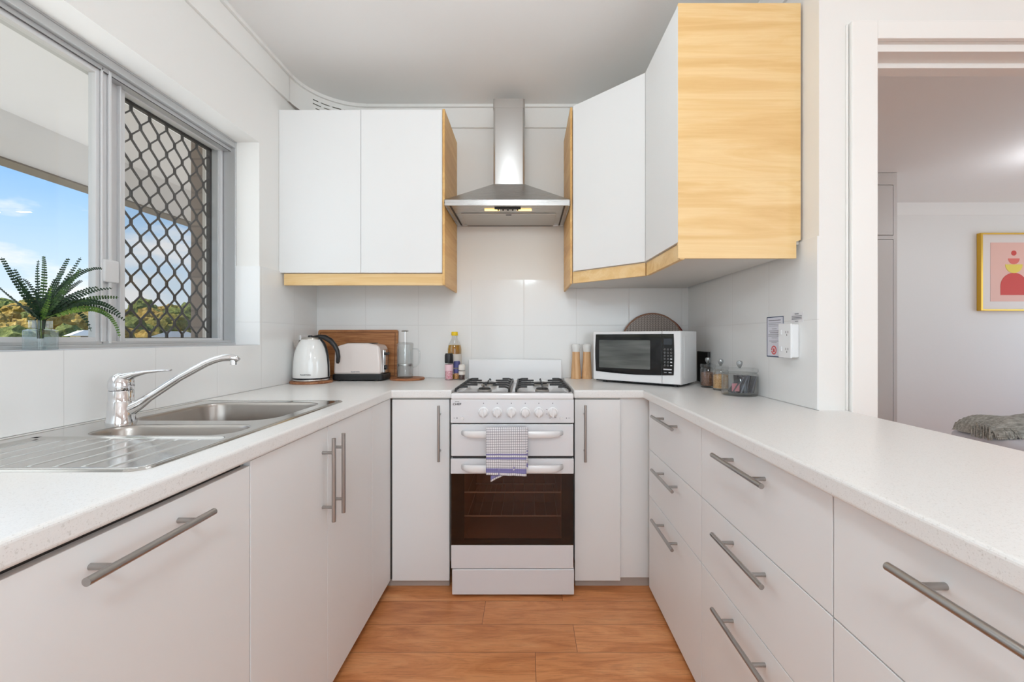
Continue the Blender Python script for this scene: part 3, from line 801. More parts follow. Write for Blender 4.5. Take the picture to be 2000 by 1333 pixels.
# dark seams behind the doors
MB().box(kx0 + 0.006, kx1 - 0.006, ky0 + 0.012, ky0 + 0.03, 0.57, 0.80).box(kx0 + 0.006, kx1 - 0.006, ky0 + 0.012, ky0 + 0.03, 0.11, 0.232).build('front_seal', M['black'], ck)
# hob top: frame round a shallow well
w = MB()
wx0, wx1, wy0, wy1 = kx0 + 0.028, kx1 - 0.028, 1.935, 2.435
w.cells([kx0, wx0, wx1, kx1], [ky0, wy0, wy1, ky1], lambda x, y: not (wx0 < x < wx1 and wy0 < y < wy1), 0.877, 0.905)
hob = w.build('hob_top', M['enamel'], ck, bevel=0.009, seg=4)
MB().box(wx0 - 0.003, wx1 + 0.003, wy0 - 0.003, wy1 + 0.003, 0.882, 0.8935).build('hob_well', M['enamel'], ck)
MB().box(wx0, wx1, wy0 - 0.0005, wy0 + 0.003, 0.8925, 0.9058).build('well_seam', M['groove'], hob)
for bx in (-0.205, 0.071):
    for by, br in ((2.05, 0.034), (2.30, 0.042)):
        bn = MB().lathe([(br, 0.0), (br, 0.008), (br * 0.9, 0.012), (0, 0.012)], (bx, by, 0.8935)).build('burner', mat('burner_alloy', (170, 168, 164), 0.35, 0.8), ck, smooth=True)
        MB().lathe([(br * 0.85, 0), (br * 0.85, 0.005), (br * 0.7, 0.008), (0, 0.008)], (bx, by, 0.9055)).build('burner_cap', M['iron'], bn, smooth=True)
for bx in (-0.205, 0.071):
    w = MB()
    x0, x1 = bx - 0.122, bx + 0.122
    zt2 = 0.924
    for xs_ in (x0, x1):
        w.tube([(xs_, 1.945, 0.899), (xs_, 1.950, 0.911), (xs_, 1.962, 0.917), (xs_, 2.41, 0.917), (xs_, 2.422, 0.911), (xs_, 2.427, 0.899)], 0.0052, 8)
    for yb in (1.947, 2.425):
        w.tube([(x0, yb, 0.898), (x1, yb, 0.898)], 0.004, 8)
    for j, yb in enumerate((1.985, 2.075, 2.175, 2.275, 2.375)):
        ln = (0.050, 0.085, 0.07, 0.085, 0.055)[j]
        for sx, xb in ((1, x0), (-1, x1)):
            w.tube([(xb, yb, 0.913), (xb + sx * 0.008, yb, zt2 - 0.004), (xb + sx * 0.02, yb, zt2), (xb + sx * ln, yb, zt2)], [(0.0042, 0.0048)] * 4, 8)
    for by in (2.05, 2.30):
        for sy in (-1, 1):
            w.tube([(bx, by + sy * 0.085, 0.917), (bx, by + sy * 0.04, zt2)], [(0.0045, 0.006)] * 2, 8)
    w.build('trivet', M['iron'], ck, smooth=True)
# splashback of the cooker
MB().box(-0.341, 0.199, 2.478, 2.494, 0.88, 1.026).build('splashback', M['enamel'], ck, bevel=0.004)
# control panel
yf = ky0
cp = MB().box(kx0, kx1, yf, yf + 0.03, 0.774, 0.8775).build('control_panel', M['enamel_flat'], ck, bevel=0.002)
MB().box(kx0 + 0.001, kx1 - 0.001, yf + 0.0015, yf + 0.02, 0.8765, 0.879).build('panel_seam', M['kick'], ck)
for kxp in (-0.194, -0.133, -0.0705, -0.0093, 0.0508, 0.112):
    kb = MB().lathe([(0.0235, 0), (0.0235, 0.006), (0.0185, 0.010), (0.0165, 0.022), (0.013, 0.024), (0, 0.024)], (0, 0, 0), 28)
    kb.box(-0.0035, 0.0035, -0.018, 0.018, 0.010, 0.031)
    bmesh.ops.rotate(kb.bm, verts=kb.bm.verts, cent=(0, 0, 0), matrix=Matrix.Rotation(R(90), 3, 'X'))
    bmesh.ops.translate(kb.bm, verts=kb.bm.verts, vec=(kxp, yf, 0.8225))
    kb.build('control_knob', M['enamel'], cp, smooth=True)
for bx in (-0.2875, 0.1505):
    MB().cyl((bx, yf, 0.795), (bx, yf - 0.008, 0.795), 0.008, 0.007, seg=16).build('ignition_button', M['enamel'], cp, smooth=True)
ink = mat('dark_print', (40, 40, 44), 0.5)
grey_ink = mat('grey_print', (120, 120, 126), 0.5)
text_part('badge', 'CHEF', 0.0130, ink, cp, facing_minus_y(-0.331, yf - 0.0005, 0.8530), shear=0.1, sx=1.2)
w = MB()
for k in range(8):
    a = 150 - 17 * k
    w.box(-0.311 + 0.008 * math.cos(R(a)) - 0.0022, -0.311 + 0.008 * math.cos(R(a)) + 0.0022, yf - 0.0008, yf, 0.8655 + 0.003 * math.sin(R(a)), 0.8665 + 0.003 * math.sin(R(a)))
w.build('badge_swoosh', ink, cp)
w = MB()
for kxp in (-0.194, -0.133, -0.0705, -0.0093, 0.0508, 0.112):
    w.box(kxp - 0.002, kxp + 0.002, yf - 0.0006, yf, 0.859, 0.8635)
w.box(-0.327, -0.319, yf - 0.0006, yf, 0.795, 0.7965).box(-0.3135, -0.3095, yf - 0.0006, yf, 0.7925, 0.799)
w.box(0.083, 0.089, yf - 0.0006, yf, 0.833, 0.835).box(0.083, 0.089, yf - 0.0006, yf, 0.813, 0.815)
w.box(0.096, 0.104, yf - 0.0006, yf, 0.795, 0.797).box(0.120, 0.128, yf - 0.0006, yf, 0.797, 0.799).box(0.171, 0.175, yf - 0.0006, yf, 0.793, 0.798).box(0.180, 0.190, yf - 0.0006, yf, 0.795, 0.7965)
w.build('panel_marking', grey_ink, cp)
def bow_handle(parent, z0, z1, yfront, x0=-0.289, x1=0.155):
    pts = []
    n = 18; zc = (z0 + z1) / 2
    for i in range(n + 1):
        u = i / n; x = x0 + (x1 - x0) * u
        e = min(u, 1 - u)
        k = min(1.0, e / 0.10); k = math.sin(k * PI / 2)
        pts.append((x, yfront + 0.002 - 0.036 * k, zc))
    hh = (z1 - z0) / 2
    b = MB().tube(pts, [(0.006, hh * (0.7 + 0.3 * min(1, min(i, n - i) / 2))) for i in range(n + 1)], 16, flat=(0, 0, 1))
    return b.build('door_handle', M['enamel'], parent, smooth='all')
gd = MB().box(kx0 + 0.002, kx1 - 0.002, yf + 0.002, yf + 0.028, 0.626, 0.7675).build('grill_door', M['enamel_flat'], ck, bevel=0.003)
bow_handle(gd, 0.714, 0.745, yf + 0.002)
od = MB().box(kx0 + 0.0005, kx1 - 0.0005, yf, yf + 0.026, 0.549, 0.615).build('oven_door', M['enamel_flat'], ck, bevel=0.002)
bow_handle(od, 0.562, 0.597, yf)
MB().box(kx0 + 0.002, kx1 - 0.002, yf + 0.002, yf + 0.026, 0.128, 0.2305).build('lower_panel', M['enamel_flat'], od, bevel=0.002)
MB().box(kx0 + 0.002, kx1 - 0.002, yf + 0.004, yf + 0.008, 0.2305, 0.549).build('oven_glass', M['oven_glass'], od)
w = MB().box(kx0 + 0.003, kx0 + 0.058, yf + 0.0085, yf + 0.024, 0.2305, 0.549).box(kx1 - 0.054, kx1 - 0.003, yf + 0.0085, yf + 0.024, 0.2305, 0.549)
w.box(kx0 + 0.058, kx1 - 0.054, yf + 0.0085, yf + 0.024, 0.2305, 0.252)
w.build('glass_border', M['black'], od)
MB().box(kx0 + 0.006, kx1 + 0.001, yf + 0.001, yf + 0.03, 0.012, 0.1245).build('storage_drawer', M['enamel_flat'], ck, bevel=0.003)
for fx in (kx0 + 0.045, kx1 - 0.04):
    for fy in (yf + 0.05, 2.42):
        MB().cyl((fx, fy, 0), (fx, fy, 0.032), 0.026, seg=16).build('foot', M['black'], ck, smooth=True)

# tea towel on the grill handle
def towel_mat():
    m = mat('checked_tea_towel', (226, 224, 226), 0.9, spec=0.1); n = N(m)
    uvn = n.new('UVMap'); uvn.uv_map = 'UVMap'
    sp = n.new('SeparateXYZ'); n.link(uvn.outputs[0], sp.inputs[0])
    def stripe(src, pitch, wd):
        return n.math('LESS_THAN', n.math('FRACT', n.math('DIVIDE', src, pitch)), wd)
    v = stripe(sp.outputs['X'], 0.0082, 0.17)
    h = stripe(sp.outputs['Y'], 0.0108, 0.16)
    k = n.math('MAXIMUM', v, h)
    def band(a, b):
        return n.math('MULTIPLY', n.math('GREATER_THAN', sp.outputs['Y'], a), n.math('LESS_THAN', sp.outputs['Y'], b))
    b1 = n.math('ADD', n.math('ADD', band(0.116, 0.122), band(0.131, 0.139)), band(0.177, 0.196))
    b1 = n.math('MINIMUM', b1, 1.0)
    c = n.mix(n.math('MULTIPLY', b1, 0.85), C4((228, 226, 229)), C4((104, 98, 168)))
    c = n.mix(n.math('MULTIPLY', k, n.math('MULTIPLY_ADD', b1, -0.45, 0.85)), c, C4((66, 62, 78)))
    n.base(c)
    return m
def cloth_sheet(bm, uvl, x0, x1, u0, u1, ycf, zfun, nx=22, ny=30, shear=0.0, seed=0.0):
    g = []
    for j in range(ny + 1):
        row = []
        for i in range(nx + 1):
            a = i / nx; t = j / ny
            u = u0 + (u1 - u0) * t
            x = x0 + (x1 - x0) * a + shear * t
            z = zfun(a, t)
            y = ycf + 0.0035 * math.sin(a * 9 + seed + t * 2) * t + 0.003 * math.sin(a * 21 + seed * 2) * t * t
            v = bm.verts.new((x, y, z)); row.append((v, (x - x0, u)))
        g.append(row)
    for j in range(ny):
        for i in range(nx):
            q = [g[j][i], g[j][i + 1], g[j + 1][i + 1], g[j + 1][i]]
            f = bm.faces.new([k[0] for k in q])
            for l, k in zip(f.loops, q): l[uvl].uv = k[1]
    return g
bm = bmesh.new(); uvl = bm.loops.layers.uv.new('UVMap')
yh = yf - 0.035
def over(bm, uvl, x0, x1, yc_, z_c, rr_, drop_f, drop_b, seed, u_shift=0.0, bottom=None, shear=0.0):
    """cloth going up behind the bar, over it and down in front"""
    nx = 22; prof = []
    for k in range(8): prof.append((yc_ + rr_ , z_c - drop_b * (1 - k / 8.0), -1))
    for k in range(9):
        a = R(180.0 * k / 8); prof.append((yc_ + rr_ * math.cos(a), z_c + 0.019 * math.sin(a), 0))
    for k in range(1, 31): prof.append((yc_ - rr_, z_c - drop_f * k / 30.0, k / 30.0))
    g = []; s = 0; last = None; ss_ = []
    for p in prof:
        if last: s += math.hypot(p[0] - last[0], p[1] - last[1])
        ss_.append(s); last = p
    s_top = ss_[12]
    for j, p in enumerate(prof):
        row = []
        for i in range(nx + 1):
            a = i / nx; t = max(0.0, p[2])
            x = x0 + (x1 - x0) * a + shear * t
            z = p[1] + ((bottom(a) if bottom else 0.0) * t * t if p[2] > 0 else 0) + 0.002 * a
            y = p[0] - abs(0.004 * math.sin(a * 8 + seed) * t) - abs(0.003 * math.sin(a * 17 + seed * 2) * t * t)
            v = bm.verts.new((x, y, z)); row.append((v, (x - x0 + 0.3, (ss_[j] - s_top) + u_shift)))
        g.append(row)
    for j in range(len(g) - 1):
        for i in range(nx):
            q = [g[j][i], g[j][i + 1], g[j + 1][i + 1], g[j + 1][i]]
            f = bm.faces.new([k[0] for k in q])
            for l, k in zip(f.loops, q): l[uvl].uv = k[1]
over(bm, uvl, -0.178, -0.004, yh, 0.742, 0.0125, 0.182, 0.05, 0.6, bottom=lambda a: -0.008 * a)
over(bm, uvl, -0.158, 0.003, yh, 0.7405, 0.0095, 0.166, 0.06, 2.0, bottom=lambda a: (-0.045 * max(0.0, 1 - a * 1.5) + 0.012 * a), u_shift=0.013)
me = bpy.data.meshes.new('tea_towel')
for v in bm.verts: v.co -= Vector((-0.09, yh, 0.56))
bm.to_mesh(me); bm.free(); me.materials.append(towel_mat())
for p in me.polygons: p.use_smooth = True
tw = bpy.data.objects.new('tea_towel', me); tw.location = (-0.09, yh, 0.56); col.objects.link(tw)
sm = tw.modifiers.new('thick', 'SOLIDIFY'); sm.thickness = 0.0016
tag(tw, 'white checked tea towel with blue bands hanging on the grill handle of the cooker', 'towel')

# ------------------------------------------------------------------ sink
sk = thing('kitchen_sink', 'stainless steel inset sink with two bowls and a ribbed drainer in the left worktop', 'sink', (-0.95, 1.19, ZT))
ZD = ZT + 0.0035
def fill(loops, z):
    b = MB(); ed = []
    for lp in loops:
        vs = [b.bm.verts.new((x, y, z)) for x, y in lp]
        for i in range(len(vs)): ed.append(b.bm.edges.new((vs[i], vs[(i + 1) % len(vs)])))
    bmesh.ops.triangle_fill(b.bm, use_beauty=True, use_dissolve=False, edges=ed)
    return b
outer = rrect(SX0, SX1, SY0, SY1, 0.03)
# back ledge kept free for the tap; big bowl and small bowl outlines
def blend_rect(x0, x1, y0, y1, r, ins=0.0):
    return rrect(x0 + ins, x1 - ins, y0 + ins, y1 - ins, r, 8)
BIG = (-1.150, -0.735, 1.212, 1.560, 0.075)
SML = (-1.092, -0.724, 1.030, 1.160, 0.055)
DRN = (SX0 + 0.048, SX1 - 0.022, SY0 + 0.014, 1.018)
drn_loop = rrect(DRN[0], DRN[1], DRN[2], DRN[3], 0.016)
deck = fill([outer, blend_rect(*BIG), blend_rect(*SML), drn_loop], ZD)
# outer rolled edge
n_ = len(outer)
cx_, cy_ = (SX0 + SX1) / 2, (SY0 + SY1) / 2
def skirt(b, loop, z0, z1, grow):
    out = rrect(SX0 - grow, SX1 + grow, SY0 - grow, SY1 + grow, 0.03 + grow)
    m = len(loop)
    b._add([(x, y, z0) for x, y in loop] + [(x, y, z1) for x, y in out], [(i, (i + 1) % m, m + (i + 1) % m, m + i) for i in range(m)])
skirt(deck, outer, ZD, ZT + 0.0003, 0.003)
dk = deck.build('deck', M['steel_sink'], sk)
# raised bead
w = MB()
bead = rrect(SX0 + 0.008, SX1 - 0.008, SY0 + 0.008, SY1 - 0.008, 0.024)
w.tube([(x, y, ZD) for x, y in bead + bead[:1]], [(0.004, 0.0012)] * (len(bead) + 1), 8, flat=(0, 0, 1), caps=False)
w.build('rim_bead', M['steel_sink'], dk, smooth='all')
def bowl(bx, depth, name):
    x0, x1, y0, y1, r = bx
    b = MB(); rings = []
    prof = [(0.0, 0.0), (0.003, -0.003), (0.006, -0.012), (0.010, -depth * 0.55), (0.016, -depth + 0.018), (0.024, -depth + 0.005), (0.042, -depth)]
    for ins, dz in prof:
        rings.append([b.bm.verts.new((x, y, ZD + dz)) for x, y in blend_rect(x0, x1, y0, y1, max(0.012, r - ins * 0.5), ins)])
    m = len(rings[0])
    for a, c in zip(rings, rings[1:]):
        for i in range(m): b.bm.faces.new((a[i], a[(i + 1) % m], c[(i + 1) % m], c[i]))
    b.bm.faces.new(rings[-1])
    o = b.build(name, M['steel_bowl'], sk, smooth=True)
    o.modifiers.new('t', 'SOLIDIFY').thickness = -0.001
    MB().lathe([(0, 0.0015), (0.028, 0.0015), (0.036, 0.003), (0.038, 0.0)], ((x0 + x1) / 2, (y0 + y1) / 2, ZD - depth + 0.0005)).build('drain', M['chrome'], o, smooth=True)
    return o
bowl(BIG, 0.165, 'main_bowl')
bowl(SML, 0.085, 'small_bowl')
# drainer with ribs
w = MB()
x0, x1, y0, y1 = DRN
nx, ny = 260, 44
ribs = [-1.138 + 0.0525 * k for k in range(8)]
def dz(x, y):
    e = min(x - x0, x1 - x, y - y0, y1 - y)
    z = -0.004 * min(1.0, e / 0.01)
    for rx in ribs:
        q = abs(x - rx) / 0.0065
        if q < 1:
            ee = max(0.0, min(1.0, min(y - (y0 + 0.012), (y1 - 0.012) - y) / 0.012))
            z += -0.0030 * (math.cos(q * PI) * 0.5 + 0.5) * ee
            break
    return z
G = [[w.bm.verts.new((x0 + (x1 - x0) * i / nx, y0 + (y1 - y0) * j / ny, ZD + dz(x0 + (x1 - x0) * i / nx, y0 + (y1 - y0) * j / ny))) for j in range(ny + 1)] for i in range(nx + 1)]
for i in range(nx):
    for j in range(ny):
        w.bm.faces.new((G[i][j], G[i + 1][j], G[i + 1][j + 1], G[i][j + 1]))
w.build('drainer', M['steel_sink'], sk, smooth='all')
# tap
tp = thing('mixer_tap', 'chrome single-lever mixer tap with a long rising spout on the sink', 'tap', (-1.135, 1.195, ZD))
tx, ty = -1.135, 1.195
tb = MB().lathe([(0.0, 0.0), (0.034, 0.0), (0.034, 0.003), (0.031, 0.012), (0.029, 0.058), (0.0285, 0.0585), (0.028, 0.0600), (0.028, 0.088), (0.0275, 0.0885), (0.0265, 0.0895)], (tx, ty, ZD), 36)
tbo = tb.build('body', M['chrome'], tp, smooth=True, ang=50)
lv = MB()
lv.lathe([(0.0275, 0.090), (0.029, 0.100), (0.028, 0.115), (0.022, 0.128), (0.012, 0.135), (0, 0.137)], (tx, ty, ZD), 32)
dv = Vector((0.97, 0.24, 0)).normalized()
bp = Vector((tx, ty, ZD))
path = [bp + dv * d + Vector((0, 0, z)) for d, z in ((-0.012, 0.112), (0.010, 0.124), (0.035, 0.133), (0.06, 0.138), (0.09, 0.141), (0.118, 0.143))]
lv.tube(path, [(0.022, 0.015), (0.022, 0.014), (0.018, 0.008), (0.013, 0.005), (0.011, 0.0035), (0.008, 0.0025)], 20, flat=(0, 0, 1))
lv.build('lever', M['chrome'], tp, smooth='all')
sp_ = MB()
pp = [bp + dv * d + Vector((0, 0, z)) for d, z in ((0.0, 0.030), (0.025, 0.038), (0.045, 0.050), (0.065, 0.066), (0.14, 0.121), (0.205, 0.160), (0.227, 0.170), (0.248, 0.176), (0.268, 0.177), (0.283, 0.174), (0.289, 0.168))]
# the photograph shows the spout reaching over the main bowl
sp_.tube(pp, [0.022, 0.019, 0.0145, 0.0115, 0.0100, 0.0095, 0.0095, 0.0098, 0.0102, 0.010, 0.007], 20)
so = sp_.build('spout', M['chrome'], tp, smooth='all')
ae = bp + dv * 0.276 + Vector((0, 0, 0.156))
MB().cyl(ae, ae + Vector((0, 0, 0.014)), 0.0088, seg=20).build('aerator', M['chrome'], so, smooth=True)

# ------------------------------------------------------------------ vase with fern on the window sill
vx, vy, vz = -1.315, 1.155, ZS + 0.002
M['vase_glass'] = glass('vase_glass', (240, 246, 248), 0.05, 0.6)
vs_ = thing('glass_vase', 'square clear glass vase of water on the window sill holding the fern', 'vase', (vx, vy, vz))
def shell(parent, name, m, half, z0, z1, neck_r, z2, th=0.003):
    b = MB()
    sq = rrect(-half, half, -half, half, 0.008, 4)
    n = len(sq)
    rings = []
    def ring(f, z, mix_):
        out = []
        for x, y in sq:
            a = math.atan2(y, x)
            cxr, cyr = neck_r * math.cos(a), neck_r * math.sin(a)
            out.append(b.bm.verts.new((vx + (x * f) * (1 - mix_) + cxr * mix_, vy + (y * f) * (1 - mix_) + cyr * mix_, z)))
        return out
    for f, z, mx_ in ((1, z0, 0), (1, z1 - 0.004, 0), (0.97, z1, 0), (0.8, z1 + 0.002, 0.35), (0.7, z1 + 0.003, 1.0), (1, z2, 1.0)):
        rings.append(ring(f, z, mx_))
    for a, c in zip(rings, rings[1:]):
        for i in range(n): b.bm.faces.new((a[i], a[(i + 1) % n], c[(i + 1) % n], c[i]))
    b.bm.faces.new(rings[0][::-1])
    return b.build(name, m, parent, smooth=True)
shell(vs_, 'glass_body', M['vase_glass'], 0.0255, vz, vz + 0.052, 0.022, vz + 0.078)
MB().prism(rrect(vx - 0.022, vx + 0.022, vy - 0.022, vy + 0.022, 0.006, 4), vz + 0.006, vz + 0.034).build('water', M['water'], vs_)
MB().box(vx - 0.0235, vx + 0.0235, vy - 0.0235, vy + 0.0235, vz + 0.0005, vz + 0.006).build('glass_base', glass('thick_glass', (240, 244, 244), 0.06, 0.4), vs_)
fern = thing('artificial_fern', 'dark green fern fronds spreading from the glass vase on the window sill', 'plant', (vx, vy, vz + 0.03))
def leaf_mat(name, a, b):
    m = mat(name, b, 0.5, spec=0.3); n = N(m)
    f = n.noise(n.pos(), 60, 3)
    n.base(n.ramp(f, [(0.3, C4(a)), (0.7, C4(b))]))
    return m
leafs = [leaf_mat('fern_dark', (14, 34, 20), (34, 62, 34)), leaf_mat('fern_mid', (26, 50, 24), (62, 92, 40)), leaf_mat('fern_light', (50, 84, 32), (110, 140, 56))]
def at(px, py, X):
    Y = F * X / (px - 1030)
    return Vector((X, Y, H - (py - 660) * Y / F))
rf = random.Random(5)
fr = [  # tip px, py, plane X, bow (px,py of middle), material, width
    (3, 503, -1.31, (38, 560), 0, 1.0), (-8, 556, -1.27, (32, 590), 0, 1.15), (28, 525, -1.34, (52, 570), 0, 0.9), (44, 545, -1.30, (66, 570), 0, 0.7),
    (75, 508, -1.33, (74, 560), 0, 0.8), (85, 500, -1.29, (86, 550), 1, 0.85), (134, 504, -1.32, (106, 560), 0, 1.15), (158, 503, -1.29, (120, 562), 0, 0.9),
    (158, 524, -1.26, (126, 566), 1, 1.0), (200, 525, -1.28, (140, 545), 0, 1.0), (160, 548, -1.33, (122, 575), 0, 1.1), (192, 561, -1.27, (134, 580), 0, 1.1),
    (220, 563, -1.26, (150, 580), 0, 1.0), (232, 582, -1.27, (160, 588), 1, 1.05), (235, 616, -1.26, (170, 590), 0, 1.2), (246, 628, -1.28, (168, 598), 0, 1.0),
    (234, 660, -1.25, (190, 606), 2, 1.0), (178, 648, -1.28, (145, 606), 0, 0.9), (100, 560, -1.24, (90, 600), 2, 0.8), (14, 600, -1.22, (50, 600), 0, 1.0), (108, 545, -1.27, (94, 580), 0, 1.0)]
base_pt = Vector((vx, vy, vz + 0.030))
neck = Vector((vx, vy, vz + 0.080))
for k, (tx_, ty_, X, mid, mi, wd) in enumerate(fr):
    tip = at(tx_, ty_, X); md = at(mid[0], mid[1], (X + vx) / 2)
    nk = neck + Vector((rf.uniform(-0.012, 0.012), rf.uniform(-0.014, 0.014), 0))
    b = MB()
    ctrl = [base_pt + (nk - neck) * 0.5, nk]
    pts = [ctrl[0], (ctrl[0] + nk) / 2]
    c1 = 2 * md - 0.5 * (nk + tip)
    for i in range(23):
        u = i / 22
        pts.append(nk * (1 - u) ** 2 + c1 * 2 * u * (1 - u) + tip * u * u)
    b.tube(pts, [0.0016 - 0.0011 * i / len(pts) for i in range(len(pts))], 5)
    # leaflets
    L = sum((pts[i + 1] - pts[i]).length for i in range(2, len(pts) - 1))
    nl = int(L / 0.0084)
    view = Vector((rf.uniform(0.3, 1.0), -1.0, rf.uniform(-0.3, 0.7))).normalized()
    for q in range(nl):
        u = 0.10 + 0.90 * q / nl
        p = nk * (1 - u) ** 2 + c1 * 2 * u * (1 - u) + tip * u * u
        tg = (2 * (1 - u) * (c1 - nk) + 2 * u * (tip - c1)).normalized()
        sd_ = tg.cross(view).normalized()
        ln = wd * 0.0128 * (1.0 - 0.65 * u) * min(1.0, 0.5 + u * 4)
        for s in (-1, 1):
            dr = (sd_ * s + tg * 0.55 + view * rf.uniform(-0.25, 0.25)).normalized()
            nrm = dr.cross(tg).normalized().cross(dr).normalized()
            wv = nrm * ln * 0.40
            up_ = dr.cross(wv).normalized() * ln * 0.10
            pv = [p, p + dr * ln * 0.35 + wv + up_, p + dr * ln * 0.75 + wv * 0.9 + up_, p + dr * ln, p + dr * ln * 0.75 - wv * 0.9 + up_, p + dr * ln * 0.35 - wv + up_]
            b._add(pv, [(0, 1, 2, 3, 4, 5)])
    b.build('frond', leafs[mi], fern, recalc=False)

# ------------------------------------------------------------------ things on the left worktop
def round_board(label, x, y, r, hnd=None, tilt=None):
    b = MB().lathe([(0, 0), (r - 0.003, 0), (r, 0.003), (r, 0.009), (r - 0.003, 0.012), (0, 0.012)], (x, y, ZT), 48)
    o = b.build('round_board', M['acacia'], origin=(x, y, ZT), smooth=True)
    return tag(o, label, 'board')
kx_, ky_ = -1.146, 2.27
round_board('round wooden board under the white kettle', kx_, ky_, 0.104)
kz = ZT + 0.012
kt = thing('electric_kettle', 'white electric kettle with black curved handle on a round wooden board', 'kettle', (kx_, ky_, kz), local=True)
MB().lathe([(0, 0), (0.088, 0), (0.090, 0.004), (0.088, 0.010), (0, 0.010)], (0, 0, 0), 48).build('power_base', mat('kettle_base_steel', (205, 200, 195), 0.25, 0.9), kt, smooth=True)
MB().lathe([(0.0885, 0.010), (0.0895, 0.0125), (0.0895, 0.016), (0.088, 0.018)], (0, 0, 0), 48).build('seal_ring', M['black_gloss'], kt, smooth=True)
M['kettle'] = mat('kettle_gloss_white', (234, 234, 232), 0.14, coat=0.5)
MB().lathe([(0.088, 0.018), (0.0895, 0.024), (0.0895, 0.05), (0.0885, 0.08), (0.086, 0.11), (0.081, 0.145), (0.073, 0.175), (0.062, 0.20), (0.052, 0.215), (0.047, 0.219)], (0, 0, 0), 56).build('body', M['kettle'], kt, smooth='all')
ld = MB().lathe([(0.0495, 0.215), (0.0485, 0.222), (0.044, 0.228), (0.020, 0.232), (0, 0.232)], (0, 0, 0), 40).build('lid', mat('kettle_lid_steel', (190, 186, 180), 0.25, 0.9), kt, smooth=True)
MB().lathe([(0.012, 0), (0.012, 0.005), (0.009, 0.008), (0, 0.008)], (-0.006, 0, 0.231), 20).build('lid_knob', M['black'], ld, smooth=True)
spv = [(-0.054, -0.020, 0.214), (-0.093, -0.010, 0.208), (-0.096, 0, 0.208), (-0.093, 0.010, 0.208), (-0.054, 0.020, 0.214), (-0.080, 0.012, 0.160), (-0.083, 0, 0.150), (-0.080, -0.012, 0.160)]
MB()._add(spv, [(0, 1, 7), (1, 2, 6, 7), (2, 3, 5, 6), (3, 4, 5), (0, 4, 3, 2, 1)]).build('spout', mat('spout_steel', (196, 188, 182), 0.25, 0.8), kt)
hp = [(0.010, 0, 0.232), (0.040, 0, 0.235), (0.070, 0, 0.229), (0.100, 0, 0.212), (0.124, 0, 0.185), (0.138, 0, 0.155), (0.142, 0, 0.125), (0.140, 0, 0.098), (0.139, 0, 0.090)]
MB().tube(hp, [(0.012, 0.005), (0.014, 0.009), (0.014, 0.014), (0.014, 0.014), (0.013, 0.0125), (0.012, 0.011), (0.0115, 0.0105), (0.0105, 0.010), (0.006, 0.006)], 16, flat=(0, 0, 1)).build('handle', M['black'], kt, smooth='all')
MB().tube([(0.049, 0, 0.217), (0.066, 0, 0.198), (0.078, 0, 0.170), (0.086, 0, 0.130), (0.090, 0, 0.08), (0.0905, 0, 0.02)], [(0.012, 0.006), (0.012, 0.006), (0.011, 0.004), (0.009, 0.004), (0.008, 0.003), (0.008, 0.003)], 10, flat=(1, 0, 0)).build('water_gauge', M['black'], kt, smooth='all')
text_part('brand_print', 'Russell Hobbs', 0.0095, grey_ink, kt, facing_minus_y(-0.012, -0.0905, 0.034))
# toaster
ts = thing('toaster', 'pale pinkish-white two-slice toaster with black base in front of the bamboo board', 'toaster', (-0.934, 2.42, ZT))
M['toaster'] = mat('toaster_enamel', (226, 215, 210), 0.2, coat=0.4)
ax0, ax1, ay0, ay1 = -1.065, -0.805, 2.345, 2.490
outl = [(ax0, 0.950), (ax1, 0.950), (ax1 - 0.002, 1.02)] + [(ax1 - 0.005, 1.06)] + arc(ax1 - 0.036, 1.082, 0.030, 0, 75, 6, 0.032) + [(-0.88, 1.1215), (-0.99, 1.1215)] + arc(ax0 + 0.040, 1.078, 0.034, 108, 180, 6, 0.032) + [(ax0 + 0.004, 1.05)]
b_ = MB().prism(outl, ay0, ay1, 'y').build('body', M['toaster'], ts, bevel=0.012, seg=4, smooth=True)
MB().prism(rrect(ax0 - 0.008, ax1 + 0.012, ay0 - 0.006, ay1 + 0.006, 0.02), ZT + 0.006, 0.951).build('base', M['black'], ts, bevel=0.004)
for fx in (-1.03, -0.84):
    for fy in (2.37, 2.47): MB().cyl((fx, fy, ZT), (fx, fy, ZT + 0.008), 0.012, seg=12).build('foot', M['black'], ts)
for yy in (2.385, 2.435):
    MB().box(-1.01, -0.86, yy, yy + 0.022, 1.119, 1.1228).build('bread_slot', M['black'], ts)
MB().box(ax1 - 0.001, ax1 + 0.008, ay0 + 0.03, ay1 - 0.03, 0.955, 1.085).build('end_plate', M['chrome'], ts, bevel=0.003)
MB().box(ax1 + 0.006, ax1 + 0.026, ay0 + 0.045, ay0 + 0.080, 1.055, 1.07).build('lever', M['black'], ts, bevel=0.004)
MB().cyl((ax1 + 0.006, ay0 + 0.06, 0.985), (ax1 + 0.014, ay0 + 0.06, 0.985), 0.013, seg=20).build('browning_dial', M['black'], ts, smooth=True)
text_part('brand_print', 'Russell Hobbs', 0.0085, grey_ink, ts, facing_minus_y(-0.968, ay0 - 0.0006, 0.962))
